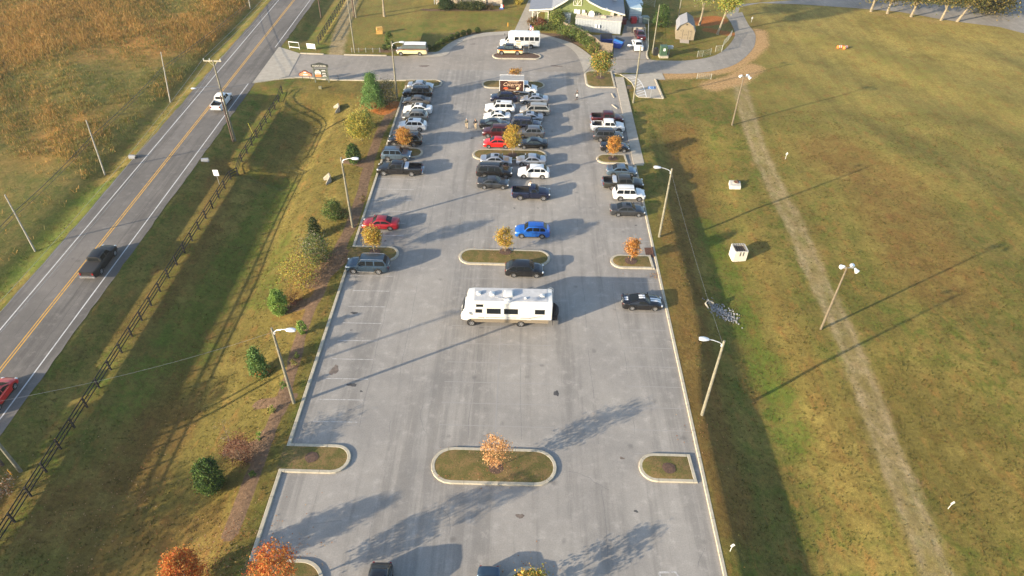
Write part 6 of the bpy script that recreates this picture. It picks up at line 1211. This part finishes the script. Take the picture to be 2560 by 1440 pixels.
fm.from_pydata(vs,[],fs_); [fm.materials.append(m_) for m_ in(FR,FWH,mat('flag_blue',(.03,.05,.22),.6,noise=.05))]; fm.polygons.foreach_set('material_index',mi); o=bpy.data.objects.new('flag',fm); COL.objects.link(o); o.parent=r
q=MB(); q.cyl((0,0,0),(0,0,.8),.09,.07,8); o=q.build('delineator',mat('marker_orange',(.62,.3,.03))); o.location=at(1270,66,0); tag(o,'short orange marker post on the lawn beside the entrance walk','marker post')
# ------------------------------------------------------------ people
SKIN=mat('skin',(.42,.24,.17),.6,noise=.05)
def skinned(name,verts,edges,rad,m,parent,root=0,sub=1):
    me=bpy.data.meshes.new(name); bm=bmesh.new(); ly=bm.verts.layers.skin.verify(); vs=[bm.verts.new(v) for v in verts]; [bm.edges.new((vs[a],vs[b])) for a,b in edges]
    for v,r_ in zip(vs,rad): v[ly].radius=(r_,r_) if not isinstance(r_,tuple) else r_
    vs[root][ly].use_root=True; bm.to_mesh(me); bm.free(); me.materials.append(m); o=bpy.data.objects.new(name,me); COL.objects.link(o); o.parent=parent
    s_=o.modifiers.new('skin','SKIN'); s_.use_smooth_shade=True; d=o.modifiers.new('sub','SUBSURF'); d.levels=sub; d.render_levels=sub; return o
def person(pos,rz,label,top,trou,hair,stride=.25,armA=(-.25,.35),carry=None,hh=1.76):
    r=empty('person',pos,R(rz),label,'person'); k=hh/1.76
    V=[];E=[];Rr=[]
    def v(x,y,z,r_,p=None):
        V.append((x*k,y*k,z*k)); Rr.append((r_[0]*k,r_[1]*k) if isinstance(r_,tuple) else r_*k)
        if p is not None: E.append((p,len(V)-1))
        return len(V)-1
    pel=v(0,0,.96,.10); bel=v(0,0,1.12,.09,pel); ch=v(.02,0,1.32,.10,bel); nk=v(.02,0,1.48,.058,ch); hd=v(.035,0,1.60,.085,nk); tp=v(.03,0,1.70,.075,hd)
    nose=v(.125,0,1.605,.016,hd)
    J={}
    for s_,st in((1,stride),(-1,-stride)):
        hp=v(0,s_*.10,.90,.095,pel); kn=v(st*.45+.04,s_*.11,.50,.065,hp); an=v(st*.95-.02,s_*.11,.10,.042,kn); toe=v(st*.95+.15,s_*.12,.045,.038,an); J['k',s_]=(hp,kn,an,toe)
        sw=-st*.9; sh=v(.02,s_*.185,1.40,.055,ch); el=v(.0+sw*.35,s_*.25,1.15,.046,sh); wr=v(.10+sw*.9,s_*.24,.93,.030,el); pm=v(.12+sw*1.0,s_*.235,.85,(.036,.022),wr); J['a',s_]=(sh,el,wr)
        for f_ in range(4):
            y0=(f_-1.5)*.022; ln=(.060,.075,.070,.052)[f_]; a=v(.13+sw+.0+y0,s_*.228,.81,.0095,pm); v(.145+sw+y0,s_*.215,.81-ln,.0085,a)
        t0=v(.155+sw,s_*.205,.83,.011,pm); v(.17+sw,s_*.19,.79,.009,t0)
    body=skinned('body',V,E,Rr,SKIN,r,0)
    g=lambda i,dr=0:(Vector(V[i])/k)
    # clothing
    def cloth(nm,ids,edges,rads,m): return skinned(nm,[V[i] for i in ids],edges,[(a*k,b*k) if isinstance((a),float) else a for a,b in rads],m,r,0)
    shL,elL,wrL=J['a',1]; shR,elR,wrR=J['a',-1]
    cloth('jacket',[bel,pel,ch,shL,elL,wrL,shR,elR,wrR],[(0,1),(0,2),(2,3),(3,4),(4,5),(2,6),(6,7),(7,8)],[(.145,.145),(.15,.15),(.155,.155),(.085,.085),(.066,.066),(.050,.050),(.085,.085),(.066,.066),(.050,.050)],top)
    hl_,kl,al,_=J['k',1]; hr_,kr,ar,_=J['k',-1]
    cloth('trousers',[pel,hl_,kl,al,hr_,kr,ar],[(0,1),(1,2),(2,3),(0,4),(4,5),(5,6)],[(.135,.135),(.115,.115),(.084,.084),(.064,.064),(.115,.115),(.084,.084),(.064,.064)],trou)
    q=MB(); q.ball((.015*k,0,1.675*k),.105*k,.092*k,.095*k,10,6); q.build('hair',hair,r,smooth=True)
    for s_ in(1,-1):
        a=Vector(V[J['k',s_][3]]); q=MB(); q.ball((a.x-.07*k,a.y,.045*k),.15*k,.052*k,.05*k,8,5); q.build('shoe',DARKT,r,smooth=True); q=MB(); q.ball((.115*k,s_*.032*k,1.63*k),.012*k,.012*k,.01*k,6,4); q.build('eye',DARKT,r); q=MB(); q.ball((.03*k,s_*.09*k,1.60*k),.018*k,.012*k,.03*k,6,4); q.build('ear',SKIN,r)
    if carry:
        o=MB(); o.box(0,0,0,.34,.10,.42,tap=.9); o=o.build('white_bag',WHITE); o.location=Vector(pos)+Matrix.Rotation(R(rz),3,'Z')@Vector((.14,.36,.98)); o.rotation_euler=(0,0,R(rz)); tag(o,'white bag held by the person in dark clothes near the wheel stops','bag')
    return r
CL=lambda n,c: mat('cloth_'+n,c,.85,noise=.15,nscale=10)
person(at(1442,249,-.01),200,'person in dark jacket and trousers walking near the wheel stops with a white bag',CL('dark',(.035,.033,.030)),CL('charcoal',(.03,.03,.035)),CL('brown_hair',(.06,.04,.025)),carry=True)
person(at(1167,321,-.01),95,'person in grey green jacket and khaki trousers walking, left of the pair',CL('grey_green',(.12,.115,.09)),CL('khaki',(.42,.33,.21)),CL('grey_cap',(.35,.33,.3)),stride=.2)
person(at(1189,322,-.01),85,'person in black top and khaki trousers walking, right of the pair',CL('black',(.015,.015,.018)),CL('khaki',(.42,.33,.21)),CL('sandy_hair',(.22,.15,.09)),stride=.26)
person(at(1326,484,-.01)+Vector((0,.55,0)),-100,'person in white shirt standing beyond the navy pickup cab',CL('white_shirt',(.68,.67,.64)),CL('denim',(.05,.08,.14)),CL('brown_hair',(.06,.04,.025)),stride=.05)
if True:
    mb=MB(); mb.box(0,250,28,1400,1100,64); o=mb.build('haze',mat('haze')); m=bpy.data.materials.new('haze_air'); m.use_nodes=True; N,L=nodes(m); N.remove(N['Principled BSDF']); v=N.new('ShaderNodeVolumePrincipled'); v.inputs['Density'].default_value=.00013; v.inputs['Color'].default_value=(.95,.93,.9,1); v.inputs['Anisotropy'].default_value=.2; L.new(v.outputs[0],N['Material Output'].inputs['Volume']); o.data.materials[0]=m; struct(o,'stuff')
# litter
